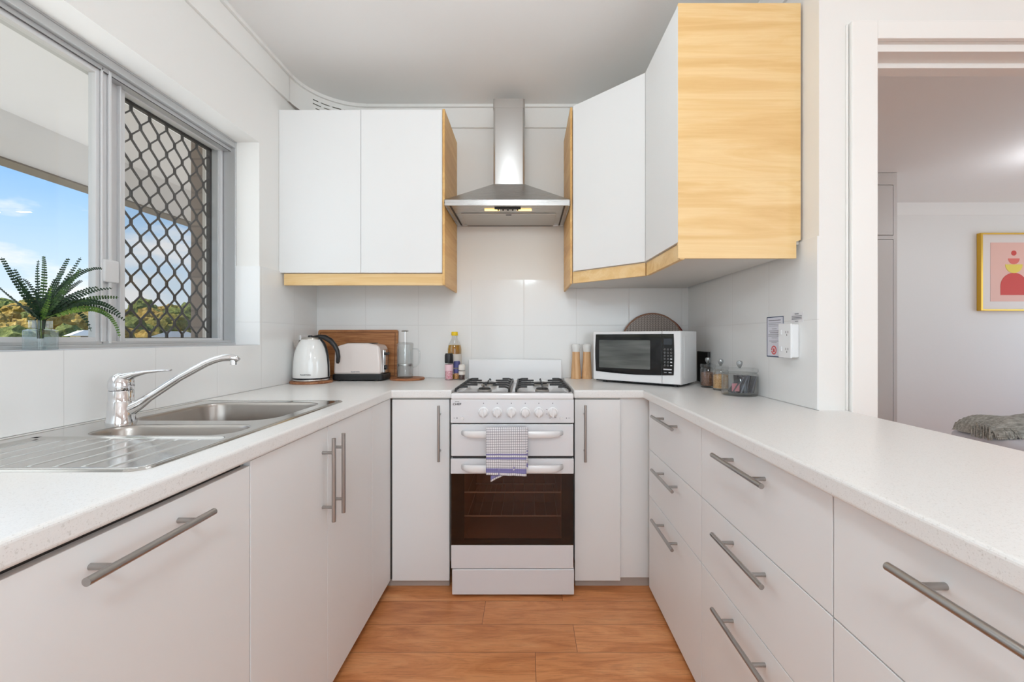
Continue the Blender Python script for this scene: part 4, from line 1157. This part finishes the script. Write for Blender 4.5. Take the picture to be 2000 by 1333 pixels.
# bamboo board leaning on the tiles
b = MB().prism(rrect(-1.232, -0.762, ZT + 0.0, 1.198, 0.012), 0, 0.016, 'y')
for v in b.bm.verts: v.co.y += 2.500 + (v.co.z - ZT) * 0.06
bb = b.build('chopping_board', M['bamboo'], origin=(-1.0, 2.51, ZT), bevel=0.002)
tag(bb, 'rectangular bamboo chopping board leaning on the tiles behind the toaster', 'chopping board')
b = MB()
for x0, x1, z0, z1 in ((-1.215, -0.779, 1.180, 1.183), (-1.215, -0.779, 0.928, 0.931), (-1.218, -1.215, 0.928, 1.183), (-0.779, -0.776, 0.928, 1.183)):
    b.box(x0, x1, 2.4985 + 0.0, 2.501, z0, z1)
for v in b.bm.verts: v.co.y += (v.co.z - ZT) * 0.06
b.build('juice_groove', mat('groove_brown', (104, 60, 28), 0.6), bb)
# round board with plunger
px_, py_ = -0.683, 2.435
round_board('round wooden board under the glass coffee plunger', px_, py_, 0.096)
pl = thing('coffee_plunger', 'empty glass coffee plunger standing on a round wooden board', 'coffee plunger', (-0.698, 2.44, ZT + 0.012), local=True)
MB().lathe([(0, 0.003), (0.043, 0.003), (0.0455, 0.008), (0.0455, 0.165), (0.047, 0.19), (0.0465, 0.19), (0.0445, 0.165), (0.0445, 0.009), (0, 0.006)], (0, 0, 0), 40).build('glass_jug', M['jar_glass'], pl, smooth=True)
MB().lathe([(0, 0), (0.044, 0), (0.044, 0.003), (0, 0.003)]).build('jug_base', M['clear_plastic'], pl, smooth=True)
MB().tube([(0.045, 0, 0.165), (0.07, 0, 0.163), (0.082, 0, 0.150), (0.084, 0, 0.12), (0.080, 0, 0.085), (0.066, 0, 0.065), (0.045, 0, 0.058)], 0.0045, 10).build('handle', M['jar_glass'], pl, smooth='all')
pg = MB().cyl((0, 0, 0.075), (0, 0, 0.262), 0.0022, seg=8).build('plunger_rod', M['chrome'], pl, smooth=True)
MB().lathe([(0, 0.262), (0.018, 0.262), (0.021, 0.265), (0.018, 0.268), (0, 0.268)]).build('plunger_knob', M['steel_h'], pg, smooth=True)
MB().lathe([(0.010, 0.192), (0.046, 0.190), (0.047, 0.193), (0.040, 0.199), (0.006, 0.202)]).build('lid', M['clear_plastic'], pl, smooth=True)
MB().lathe([(0, 0.066), (0.043, 0.066), (0.0435, 0.072), (0.043, 0.078), (0, 0.078)]).build('filter_disc', M['steel_h'], pg, smooth=True)
# bottles left of the cooker
def bottle(name, label, cat, loc, parts):
    t = thing(name, label, cat, loc, local=True)
    for pn, prof, m in parts: MB().lathe(prof, (0, 0, 0), 28).build(pn, m, t, smooth=True)
    return t
M['paper'] = mat('label_paper', (226, 224, 226), 0.6)
M['yellow_cap'] = mat('yellow_cap', (232, 196, 20), 0.35)
M['label_oil'] = mat('oil_label', (214, 206, 196), 0.5)
bottle('oil_bottle', 'clear bottle of yellow cooking oil with a yellow cap, behind the grinders', 'bottle', (-0.4240, 2.49, ZT), [
    ('bottle_glass', [(0, 0), (0.038, 0), (0.0405, 0.006), (0.0405, 0.175), (0.036, 0.20), (0.020, 0.228), (0.0165, 0.24), (0.0165, 0.252)], M['jar_glass']),
    ('oil', [(0, 0.003), (0.037, 0.003), (0.0385, 0.01), (0.0385, 0.172), (0.034, 0.196), (0, 0.196)], M['oil']),
    ('bottle_cap', [(0, 0.251), (0.018, 0.251), (0.019, 0.254), (0.019, 0.270), (0.017, 0.273), (0, 0.273)], M['yellow_cap']),
    ('bottle_label', [(0.041, 0.03), (0.0412, 0.03), (0.0412, 0.145), (0.041, 0.145)], M['label_oil'])])
pinkm = mat('pink_salt', (222, 150, 160), 0.6); n = N(pinkm); n.base(n.ramp(n.noise(n.pos(), 220, 3, 0.7), [(0.35, C4((196, 84, 106))), (0.5, C4((226, 160, 170))), (0.65, C4((240, 224, 224)))]))
orm = mat('mixed_spice', (196, 132, 70), 0.6); n = N(orm); n.base(n.ramp(n.noise(n.pos(), 200, 3, 0.7), [(0.35, C4((140, 84, 40))), (0.5, C4((206, 146, 84))), (0.65, C4((226, 190, 130)))]))
ppm = mat('peppercorns', (60, 44, 40), 0.6); n = N(ppm); n.base(n.ramp(n.noise(n.pos(), 240, 3, 0.7), [(0.35, C4((30, 22, 22))), (0.55, C4((84, 58, 52))), (0.7, C4((150, 130, 120)))]))
def grinder(label, loc, fillm, capm, h, r, band):
    t = thing('spice_grinder', label, 'grinder', loc, local=True)
    MB().lathe([(0, 0), (r * 0.95, 0), (r, 0.004), (r, h * 0.60), (r * 0.85, h * 0.64), (r * 0.85, h * 0.66)], (0, 0, 0), 24).build('glass_body', M['jar_glass'], t, smooth=True)
    MB().lathe([(0, 0.003), (r * 0.9, 0.003), (r * 0.9, h * 0.56), (0, h * 0.56)], (0, 0, 0), 24).build('filling', fillm, t, smooth=True)
    MB().lathe([(r * 1.01, h * 0.34), (r * 1.01, h * 0.58)], (0, 0, 0), 24).build('label_band', band, t, smooth=True)
    MB().lathe([(0, h * 0.64), (r * 0.98, h * 0.64), (r * 1.02, h * 0.67), (r * 1.02, h * 0.93), (r * 0.85, h), (0, h)], (0, 0, 0), 24).build('grinder_cap', capm, t, smooth=True)
M['blue_label'] = mat('blue_label', (74, 76, 128), 0.5)
M['pale_label'] = mat('pale_label', (226, 218, 210), 0.5)
M['pink_label'] = mat('pink_label', (232, 196, 204), 0.5)
grinder('small grinder of pink salt with a black cap, in front of the oil bottle', (-0.445, 2.428, ZT), pinkm, M['black'], 0.150, 0.0235, M['pink_label'])
grinder('small jar of orange spice with a blue label between pink salt and peppercorns', (-0.4045, 2.452, ZT), orm, M['blue_label'], 0.105, 0.019, M['blue_label'])
grinder('small jar of dark peppercorns beside the cooker edge', (-0.3720, 2.428, ZT), ppm, M['pale_label'], 0.086, 0.0185, M['pale_label'])

# ------------------------------------------------------------------ things on the right worktop
def mill(label, x, y, m):
    t = thing('pepper_mill', label, 'mill', (x, y, ZT), local=True)
    MB().lathe([(0, 0), (0.0295, 0), (0.030, 0.003), (0.026, 0.07), (0.0225, 0.12), (0.022, 0.157), (0, 0.157)], (0, 0, 0), 36).build('wooden_body', m, t, smooth=True)
    MB().lathe([(0.021, 0.157), (0.0225, 0.161), (0.0235, 0.172), (0.0255, 0.180), (0.0250, 0.197), (0.020, 0.203), (0, 0.204)], (0, 0, 0), 36).build('white_top', M['kettle'], t, smooth=True)
mill('tapered pale wood mill with a white top, the left of two by the cooker', 0.283, 2.488, M['grinder_wood'])
mill('tapered speckled wood mill with a white top, between its twin and the microwave', 0.3465, 2.488, M['grinder_wood'])

WM, DM = 0.475, 0.235
z0m, z1m = 0.012, 0.272
mw = thing('microwave_oven', 'white microwave oven with black glass door, angled across the right corner', 'microwave', (0.360, 2.332, ZT), R(-39), local=True)
MB().box(0, WM, 0.012, DM, z0m, z1m).build('casing', M['plastic_white'], mw, bevel=0.004)
dr_ = MB().box(0, 0.806 * WM - 0.001, 0, 0.012, z0m + 0.002, z1m - 0.001).build('door', M['plastic_white'], mw, bevel=0.003)
pn = MB().box(0.806 * WM + 0.001, WM, 0, 0.012, z0m + 0.002, z1m - 0.001).build('control_panel', M['plastic_white'], mw, bevel=0.003)
def zb(t):   # bowed lower edge of the black glass
    return 0.060 - 0.009 * math.sin(PI * min(1.0, max(0.0, t)))
lo = [(WM * t, zb(t)) for t in [0.036 + (0.804 - 0.036) * i / 12 for i in range(13)]]
lf = [(WM * (0.036 - 0.008 * math.sin(PI * i / 8)), 0.257 - (0.257 - zb(0.036)) * i / 8) for i in range(9)]
MB().prism(lo + [(WM * 0.804, 0.257)] + lf[:-1], -0.003, 0.001, 'y').build('door_glass', M['black_gloss'], dr_)
wing = mat('microwave_window', (92, 94, 92), 0.25)
n = N(wing); n.base(n.ramp(n.noise(n.pos((3, 3, 30), kind='obj'), 1.0, 3), [(0.3, C4((66, 68, 66))), (0.7, C4((108, 110, 106)))]))
MB().prism(rrect(WM * 0.079, WM * 0.684, 0.080, 0.226, 0.004), -0.0036, -0.0028, 'y').build('door_window', wing, dr_)
lo = [(WM * t, zb(t)) for t in [0.809 + (0.930 - 0.809) * i / 5 for i in range(6)]]
rt_ = [(WM * (0.930 + 0.006 * math.sin(PI * i / 6)), zb(0.93) + (0.257 - zb(0.93)) * i / 6) for i in range(7)]
MB().prism(lo + rt_[1:] + [(WM * 0.809, 0.257)], -0.003, 0.001, 'y').build('panel_glass', M['black_gloss'], pn)
keym = mat('keypad_print', (150, 152, 156), 0.5)
keyw = mat('keypad_print_white', (216, 216, 220), 0.5)
MB().box(WM * 0.83, WM * 0.915, -0.0036, -0.003, 0.205, 0.235).build('display', mat('display_dark', (40, 44, 50), 0.2), pn)
for r_ in range(6):
    for c_ in range(3):
        x = WM * (0.840 + 0.033 * c_); z = 0.182 - r_ * 0.0155
        if r_ > 2 and c_ == 2:
            MB().box(x - 0.0045, x + 0.0045, -0.0036, -0.003, z - 0.0028, z + 0.0028).build('key', keyw, pn)
        else:
            MB().prism(arc(x, z, 0.0042, 0, 330, 11) + arc(x, z, 0.0030, 330, 0, 11), -0.0034, -0.003, 'y').build('key', keym, pn)
MB().box(WM * 0.826, WM * 0.912, -0.0036, -0.003, 0.082, 0.088).build('key', keyw, pn)
MB().box(WM * 0.832, WM * 0.860, -0.0036, -0.003, 0.068, 0.072).build('key', keym, pn)
MB().box(WM * 0.880, WM * 0.910, -0.0036, -0.003, 0.068, 0.072).build('key', keyw, pn)
MB().prism(rrect(0.045, DM - 0.03, z0m + 0.03, z1m - 0.025, 0.01), WM - 0.0005, WM + 0.0012, 'x').build('side_pressing', M['plastic_white'], mw, bevel=0.001)
for fx in (0.05, WM - 0.04):
    for fy in (0.04, DM - 0.03): MB().cyl((fx, fy, 0), (fx, fy, z0m + 0.001), 0.012, seg=14).build('foot', M['black'], mw)
MB().box(0.01, WM - 0.01, 0.015, DM - 0.01, z0m - 0.004, z0m).build('underside', M['black'], mw)

def woven_mat():
    m = mat('woven_cord', (170, 156, 146), 0.9, spec=0.1); n = N(m)
    v = n.pos(kind='obj')
    sp = n.new('SeparateXYZ'); n.link(v, sp.inputs[0])
    zz = n.math('DIVIDE', sp.outputs['Z'], 0.0105); xx = n.math('DIVIDE', sp.outputs['X'], 0.0165)
    chev = n.math('FRACT', n.math('ADD', zz, n.math('MULTIPLY', n.math('ABSOLUTE', n.math('SUBTRACT', n.math('FRACT', xx), 0.5)), 1.6)))
    dk_ = n.math('LESS_THAN', chev, 0.30)
    ln_ = n.math('LESS_THAN', n.math('FRACT', xx), 0.13)
    c = n.mix(n.math('MULTIPLY', n.math('MAXIMUM', dk_, ln_), 0.8), C4((184, 172, 164)), C4((82, 72, 70)))
    n.base(c); n.bump(chev, 0.5, 0.002)
    return m
def placemat(label, x, y, z, r, m, tilt, rimm):
    t = thing('woven_placemat', label, 'placemat', (x, y, z), local=True)
    t.rotation_euler = (tilt, 0, 0)
    b = MB().lathe([(0, -0.003), (r - 0.008, -0.003), (r - 0.008, 0.003), (0, 0.003)], (0, 0, 0), 64)
    bmesh.ops.rotate(b.bm, verts=b.bm.verts, cent=(0, 0, 0), matrix=Matrix.Rotation(R(90), 3, 'X'))
    bmesh.ops.translate(b.bm, verts=b.bm.verts, vec=(0, 0, r))
    b.build('woven_disc', m, t)
    b = MB().tube([(r_x, 0, r + r_z) for r_x, r_z in arc(0, 0, r - 0.004, 0, 360, 64)], 0.0048, 8, flat=(0, 1, 0), caps=False)
    b.build('braided_rim', rimm, t, smooth='all')
wv = woven_mat()
placemat('round grey-brown woven placemat standing behind the microwave', 0.735, 2.506, ZT + 0.012, 0.186, wv, R(-1), mat('rim_brown', (150, 112, 92), 0.9))
placemat('dark red edged round placemat, mostly hidden behind the woven one', 0.757, 2.525, ZT + 0.002, 0.186, mat('dark_red_weave', (120, 40, 38), 0.8), R(-1), mat('rim_red', (128, 46, 42), 0.8))
tag(MB().box(0.936, 0.950, 2.22, 2.36, ZT, 1.078).build('black_board', M['black'], origin=(0.94, 2.29, ZT), bevel=0.003), 'narrow black board standing between the microwave and the right wall', 'board')  # slab added in place of likely shade and reflection on the wall

def jar(label, x, y, r, h, content, kind):
    t = thing('glass_jar', label, 'jar', (x, y, ZT), local=True)
    MB().lathe([(0, 0.004), (r * 0.96, 0.004), (r, 0.010), (r, h * 0.78), (r * 0.90, h * 0.84), (r * 0.88, h * 0.84), (r * 0.97, h * 0.77), (r * 0.965, 0.012), (0, 0.009)], (0, 0, 0), 40).build('glass_body', M['jar_glass'], t, smooth=True)
    MB().lathe([(0, 0), (r * 0.93, 0), (r * 0.97, 0.004), (0, 0.0045)], (0, 0, 0), 40).build('glass_base', M['jar_glass'], t, smooth=True)
    l = MB().lathe([(r * 0.86, h * 0.80), (r * 0.98, h * 0.86), (r * 1.0, h * 0.88), (r * 1.0, h * 0.98), (r * 0.96, h), (0, h)], (0, 0, 0), 40).build('lid', M['jar_glass'], t, smooth=True)
    MB().lathe([(0.004, h), (0.006, h + 0.004), (0.011, h + 0.014), (0.0125, h + 0.022), (0.010, h + 0.030), (0, h + 0.033)], (0, 0, 0), 24).build('lid_knob', glass('knob_glass', (206, 210, 212), 0.25, 0.6), l, smooth=True)
    if kind == 'fill':
        MB().lathe([(0, 0.0095), (r * 0.93, 0.0095), (r * 0.93, h * 0.62), (r * 0.5, h * 0.66), (0, h * 0.63)], (0, 0, 0), 36).build('contents', content, t, smooth=True)
    else:
        rj = random.Random(3)
        pm = [mat('packet_black', (44, 44, 50), 0.35), mat('packet_grey', (92, 94, 104), 0.35)]
        for k in range(11):
            b = MB().box(-0.003, 0.003, -0.018, 0.018, 0, 0.072)
            a = -22 + 4.5 * k if k > 3 else 34 - k * 4
            bmesh.ops.rotate(b.bm, verts=b.bm.verts, cent=(0, 0, 0), matrix=Matrix.Rotation(R(a), 3, 'Y'))
            bmesh.ops.translate(b.bm, verts=b.bm.verts, vec=(-0.052 + k * 0.0096 if k > 3 else -0.05 + k * 0.012, -0.012 + 0.004 * (k % 3) - (0.012 if k < 4 else 0), 0.011 + (0.004 if k < 4 else 0)))
            for v in b.bm.verts:
                v.co.z = min(v.co.z, h * 0.78)
                rr_ = math.hypot(v.co.x, v.co.y)
                if rr_ > r * 0.92: v.co.x *= r * 0.92 / rr_; v.co.y *= r * 0.92 / rr_
            b.build('sachet', pm[k % 2], t)
        b = MB().box(-0.050, -0.020, -0.040, -0.036, 0.020, 0.052)
        b.build('sachet', mat('packet_pink', (190, 120, 128), 0.5), t)
def grainy(name, a, b, c, sc=260):
    m = mat(name, b, 0.7); n = N(m); n.base(n.ramp(n.noise(n.pos(), sc, 3, 0.7), [(0.35, C4(a)), (0.5, C4(b)), (0.66, C4(c))])); n.bump(n.noise(n.pos(), sc, 2), 0.5, 0.002); return m
jar('small glass jar of brown coffee with a knobbed glass lid, next to the microwave', 0.872, 2.065, 0.0345, 0.112, grainy('coffee_brown', (84, 52, 36), (122, 80, 56), (160, 116, 86)), 'fill')
jar('small glass jar of golden sugar with a knobbed lid, the middle of three jars', 0.884, 1.955, 0.034, 0.110, grainy('raw_sugar', (176, 120, 60), (210, 160, 96), (232, 200, 146)), 'fill')
jar('wide glass jar full of black tea sachets, nearest of three jars on the right worktop', 0.886, 1.785, 0.070, 0.112, None, 'sachets')

# notice and power outlet on the right wall tiles
X6 = XR - 0.006
nt_ = thing('wall_notice', 'white notice with dark blue border and red ring stuck beside the power outlet', 'notice', (X6, 1.65, 1.08))
MB().box(X6 - 0.0012, X6, 1.590, 1.700, 1.077, 1.233).build('paper', mat('notice_paper', (226, 226, 236), 0.4), nt_)
blue = mat('notice_border', (52, 70, 104), 0.4)
b = MB()
for y0, y1, z0, z1 in ((1.697, 1.700, 1.077, 1.233), (1.590, 1.700, 1.230, 1.233), (1.590, 1.700, 1.077, 1.081), (1.590, 1.593, 1.205, 1.233)):
    b.box(X6 - 0.0018, X6 - 0.001, y0, y1, z0, z1)
b.build('border', blue, nt_)
b = MB()
for z, a0, a1, th in ((1.219, 1.608, 1.688, 0.003), (1.209, 1.606, 1.689, 0.0012), (1.203, 1.608, 1.688, 0.0012), (1.197, 1.606, 1.688, 0.0012), (1.186, 1.634, 1.664, 0.0012), (1.178, 1.616, 1.684, 0.0016), (1.171, 1.624, 1.678, 0.002), (1.164, 1.606, 1.690, 0.0014), (1.158, 1.606, 1.690, 0.0014), (1.151, 1.632, 1.666, 0.0012), (1.139, 1.616, 1.684, 0.0018), (1.134, 1.634, 1.668, 0.0014)):
    b.box(X6 - 0.0018, X6 - 0.001, a0, a1, z - th / 2, z + th / 2)
b.build('printed_line', grey_ink, nt_)
b = MB().prism(arc(1.652, 1.104, 0.0175, 0, 345, 23) + arc(1.652, 1.104, 0.012, 345, 0, 23), X6 - 0.0019, X6 - 0.001, 'x')
b.prism([(1.646, 1.096), (1.658, 1.096), (1.658, 1.106), (1.652, 1.113), (1.646, 1.106)], X6 - 0.0019, X6 - 0.001, 'x')
b.build('red_ring', mat('notice_red', (214, 96, 96), 0.4), nt_)
sl = thing('wall_label', 'small white printed label stuck above the power outlet', 'label', (X6, 1.53, 1.21))
MB().box(X6 - 0.0008, X6, 1.478, 1.548, 1.206, 1.242).build('paper', M['paper'], sl)
b = MB().box(X6 - 0.0014, X6 - 0.0007, 1.502, 1.524, 1.235, 1.2375)
for z in (1.2275, 1.222, 1.217): b.box(X6 - 0.0014, X6 - 0.0007, 1.485, 1.541, z, z + 0.0022)
b.box(X6 - 0.0014, X6 - 0.0007, 1.505, 1.522, 1.209, 1.211)
b.build('printed_line', grey_ink, sl)
ot = thing('power_outlet', 'white upright double power outlet box on the right wall beside the notice', 'outlet', (X6, 1.53, 1.14))
MB().box(X6 - 0.026, X6, 1.500, 1.568, 1.082, 1.200).build('mounting_box', M['plastic_white'], ot, bevel=0.004)
fp = MB().box(X6 - 0.032, X6 - 0.026, 1.497, 1.571, 1.080, 1.202).build('face_plate', M['plastic_white'], ot, bevel=0.002)
for zc_ in (1.172, 1.112):
    MB().box(X6 - 0.036, X6 - 0.032, 1.547, 1.558, zc_ - 0.009, zc_ + 0.009).build('switch', M['plug_white'], fp, bevel=0.001)
    b = MB().box(X6 - 0.0325, X6 - 0.0318, 1.512, 1.514, zc_ - 0.004, zc_ + 0.004).box(X6 - 0.0325, X6 - 0.0318, 1.524, 1.526, zc_ - 0.004, zc_ + 0.004).box(X6 - 0.0325, X6 - 0.0318, 1.518, 1.520, zc_ - 0.014, zc_ - 0.007)
    b.build('socket_slot', M['groove'], fp)
ot = thing('power_outlet', 'white power outlet on the left wall behind the kettle', 'outlet', (XL + 0.006, 2.40, 1.14))
MB().box(XL + 0.006, XL + 0.016, 2.34, 2.455, 1.085, 1.165).build('face_plate', M['plastic_white'], ot, bevel=0.002)
MB().box(XL + 0.016, XL + 0.045, 2.385, 2.41, 1.11, 1.14).build('plug', M['plug_white'], ot, bevel=0.004)

# ------------------------------------------------------------------ room beyond the doorway
wd_ = thing('built_in_wardrobe', 'white built-in wardrobe with overhead cupboard beyond the doorway', 'wardrobe', (2.4, 3.9, 0))
WY = 3.565
wm = mat('wardrobe_paint', (206, 202, 198), 0.5)
MB().box(1.3, 3.085, WY + 0.02, 4.355, 0, ZC - 0.003).box(1.3, 3.085, WY + 0.002, WY + 0.02, 2.43, ZC - 0.003).box(3.055, 3.085, WY + 0.002, WY + 0.02, 0, 2.43).box(1.3, 3.055, WY + 0.002, WY + 0.02, 1.975, 2.005).build('carcass', wm, wd_)
for x0, x1 in ((2.18, 2.60), (2.606, 3.05)):
    MB().box(x0, x1, WY, WY + 0.018, 2.010, 2.425).build('overhead_door', wm, wd_, bevel=0.002)
    MB().box(x0, x1, WY, WY + 0.018, 0.06, 1.970).build('door', wm, wd_, bevel=0.002)
pf = thing('framed_print', 'gold framed abstract print of red arch, yellow bowl and pink ground on the far wall', 'picture', (5.1, 4.36, 1.4))
PX0, PX1, PZ0, PZ1, PY = 4.58, 5.32, 1.425, 2.212, 4.315
b = MB()
for x0, x1, z0, z1 in ((PX0, PX0 + 0.02, PZ0, PZ1), (PX1 - 0.02, PX1, PZ0, PZ1), (PX0 + 0.02, PX1 - 0.02, PZ0, PZ0 + 0.014), (PX0 + 0.02, PX1 - 0.02, PZ1 - 0.014, PZ1)):
    b.box(x0, x1, PY, 4.359, z0, z1)
b.build('gold_frame', mat('gold_frame', (222, 178, 66), 0.3, 0.5), pf, bevel=0.002)
mt = MB().box(PX0 + 0.02, PX1 - 0.02, PY + 0.02, PY + 0.03, PZ0 + 0.014, PZ1 - 0.014).build('print_mount', mat('print_mount', (226, 218, 212), 0.5), pf)
MB().box(PX0 + 0.115, PX1 - 0.115, PY + 0.018, PY + 0.0205, PZ0 + 0.095, PZ1 - 0.095).build('pink_ground', mat('print_pink', (232, 186, 172), 0.6), mt)
cxp = (PX0 + PX1) / 2 - 0.02
red = mat('print_red', (206, 66, 56), 0.6)
MB().prism(arc(cxp, 1.675, 0.135, 0, 180, 20) + [(cxp - 0.135, 1.585), (cxp + 0.135, 1.585)], PY + 0.016, PY + 0.0185, 'y').build('red_arch', red, mt)
MB().prism(arc(cxp, 1.895, 0.088, 180, 360, 16), PY + 0.0155, PY + 0.0182, 'y').build('yellow_bowl', mat('print_yellow', (232, 208, 84), 0.6), mt)
MB().prism(arc(cxp, 1.955, 0.058, 180, 360, 16), PY + 0.016, PY + 0.0185, 'y').build('coral_bowl', mat('print_coral', (222, 110, 96), 0.6), mt)
MB().prism(arc(cxp, 2.010, 0.026, 0, 345, 23), PY + 0.016, PY + 0.0185, 'y').build('red_dot', red, mt)
# bed with throw
bd = thing('daybed', 'white upholstered daybed with the throw on it, beyond the breakfast bar', 'daybed', (3.6, 2.3, 0))
white_f = mat('white_upholstery', (216, 216, 222), 0.9)
MB().box(2.68, 4.6, 1.90, 2.72, 0.30, 0.572).build('cushion', white_f, bd, bevel=0.03, seg=5, smooth=True)
MB().box(2.70, 4.58, 1.92, 2.70, 0.10, 0.30).build('base', white_f, bd, bevel=0.01)
for fx in (2.78, 4.5):
    for fy in (1.98, 2.62): MB().cyl((fx, fy, 0), (fx, fy, 0.11), 0.025, seg=12).build('leg', M['black'], bd)
def throw_mat():
    m = mat('grey_green_throw', (128, 128, 118), 0.95, spec=0.1); n = N(m)
    f = n.noise(n.pos((22, 90, 90)), 1.0, 4, 0.7)
    n.base(n.ramp(f, [(0.3, C4((132, 131, 124))), (0.5, C4((166, 165, 157))), (0.7, C4((200, 199, 192)))]))
    n.bump(f, 0.5, 0.004); return m
thm = throw_mat()
th_ = thing('throw_blanket', 'grey green knitted throw with fringe folded on the white daybed', 'blanket', (3.3, 2.55, 0.572))
b = MB(); nx, ny = 90, 30; G = []
for i in range(nx + 1):
    row = []
    for j in range(ny + 1):
        x = 2.655 + 1.7 * i / nx; y = 2.44 + 0.24 * j / ny
        e = min(1.0, min(i, nx - i) / 9.0, min(j, ny - j) / 9.0); e = 1 - (1 - e) ** 2
        z = 0.578 + (0.098 + 0.030 * noise.noise(Vector((x * 5, y * 6, 0)))) * math.sqrt(max(0.0, e)) + 0.004 * noise.noise(Vector((x * 30, y * 30, 4)))
        row.append(b.bm.verts.new((x, y, z)))
    G.append(row)
for i in range(nx):
    for j in range(ny): b.bm.faces.new((G[i][j], G[i + 1][j], G[i + 1][j + 1], G[i][j + 1]))
b.build('knitted_cloth', thm, th_, smooth='all')
rr = random.Random(9)
b = MB()
for k in range(46):
    y = 2.44 + 0.12 * rr.random(); z = 0.60 + 0.06 * rr.random()
    b.tube([(2.675, y, z), (2.640 - 0.015 * rr.random(), y - 0.012, z - 0.006), (2.632 + rr.uniform(-.018, .01), y - 0.02, 0.568)], [0.003, 0.0025, 0.0012], 5)
for k in range(60):
    x = 2.655 + 0.14 * rr.random()
    b.tube([(x, 2.455, 0.63), (x + rr.uniform(-.01, .01), 2.430, 0.615), (x + rr.uniform(-.015, .015), 2.415, 0.576)], [0.003, 0.0025, 0.0012], 5)
tag(b.build('fringe', thm, th_), kind='stuff')

# ------------------------------------------------------------------ unseen ceiling lights, plus added fill globes; they light the rooms
LL = ['round white ceiling light of the kitchen just above the picture', 'white globe pendant lamp behind the viewer', 'white globe pendant lamp over the dining side of the breakfast bar', 'round warm ceiling light in the bedroom beyond the doorway']
for k_, ((x, y, pw, c_), lab) in enumerate(zip(LAMPS, LL)):
    if k_ in (1, 2):  # globes added out of view for even brightness
        t = thing('pendant_lamp', lab, 'pendant lamp', (x, y, ZC))
        MB().lathe([(0, -0.0005), (0.05, -0.0005), (0.05, -0.02), (0, -0.03)], (x, y, ZC), 24).build('ceiling_rose', M['trim'], t, smooth=True)
        MB().cyl((x, y, ZC - 0.03), (x, y, ZC - 0.36), 0.003, seg=8).build('cord', M['black'], t)
        gr = 0.13
        gm = mat('globe_glow', (250, 250, 250), 0.4, emit=tuple(int(255 * v ** (1 / 2.2)) for v in c_), es=pw / (4 * PI * PI * gr * gr))
        MB().lathe([(gr * math.sin(R(a)), -0.36 - gr + gr * math.cos(R(a))) for a in range(0, 181, 12)], (x, y, ZC), 32).build('globe', gm, t, smooth='all')
        continue
    t = thing('ceiling_light', lab, 'ceiling light', (x, y, ZC))
    MB().lathe([(0.15, -0.0005), (0.155, -0.02), (0.15, -0.025), (0, -0.025)], (x, y, ZC), 40).build('base_ring', M['trim'], t, smooth=True)
    dm = mat('dome_glow', (250, 246, 238), 0.4, emit=tuple(int(255 * v) for v in c_), es=2.5)
    MB().lathe([(0.135, -0.026), (0.13, -0.045), (0.10, -0.065), (0.05, -0.075), (0, -0.077)], (x, y, ZC), 40).build('dome', dm, t, smooth='all')
    d = bpy.data.lights.new('ceiling_lamp', 'POINT'); d.energy = pw; d.shadow_soft_size = 0.10; d.color = c_
    lo = bpy.data.objects.new('ceiling_lamp', d); lo.location = (x, y, ZC - 0.20); col.objects.link(lo)
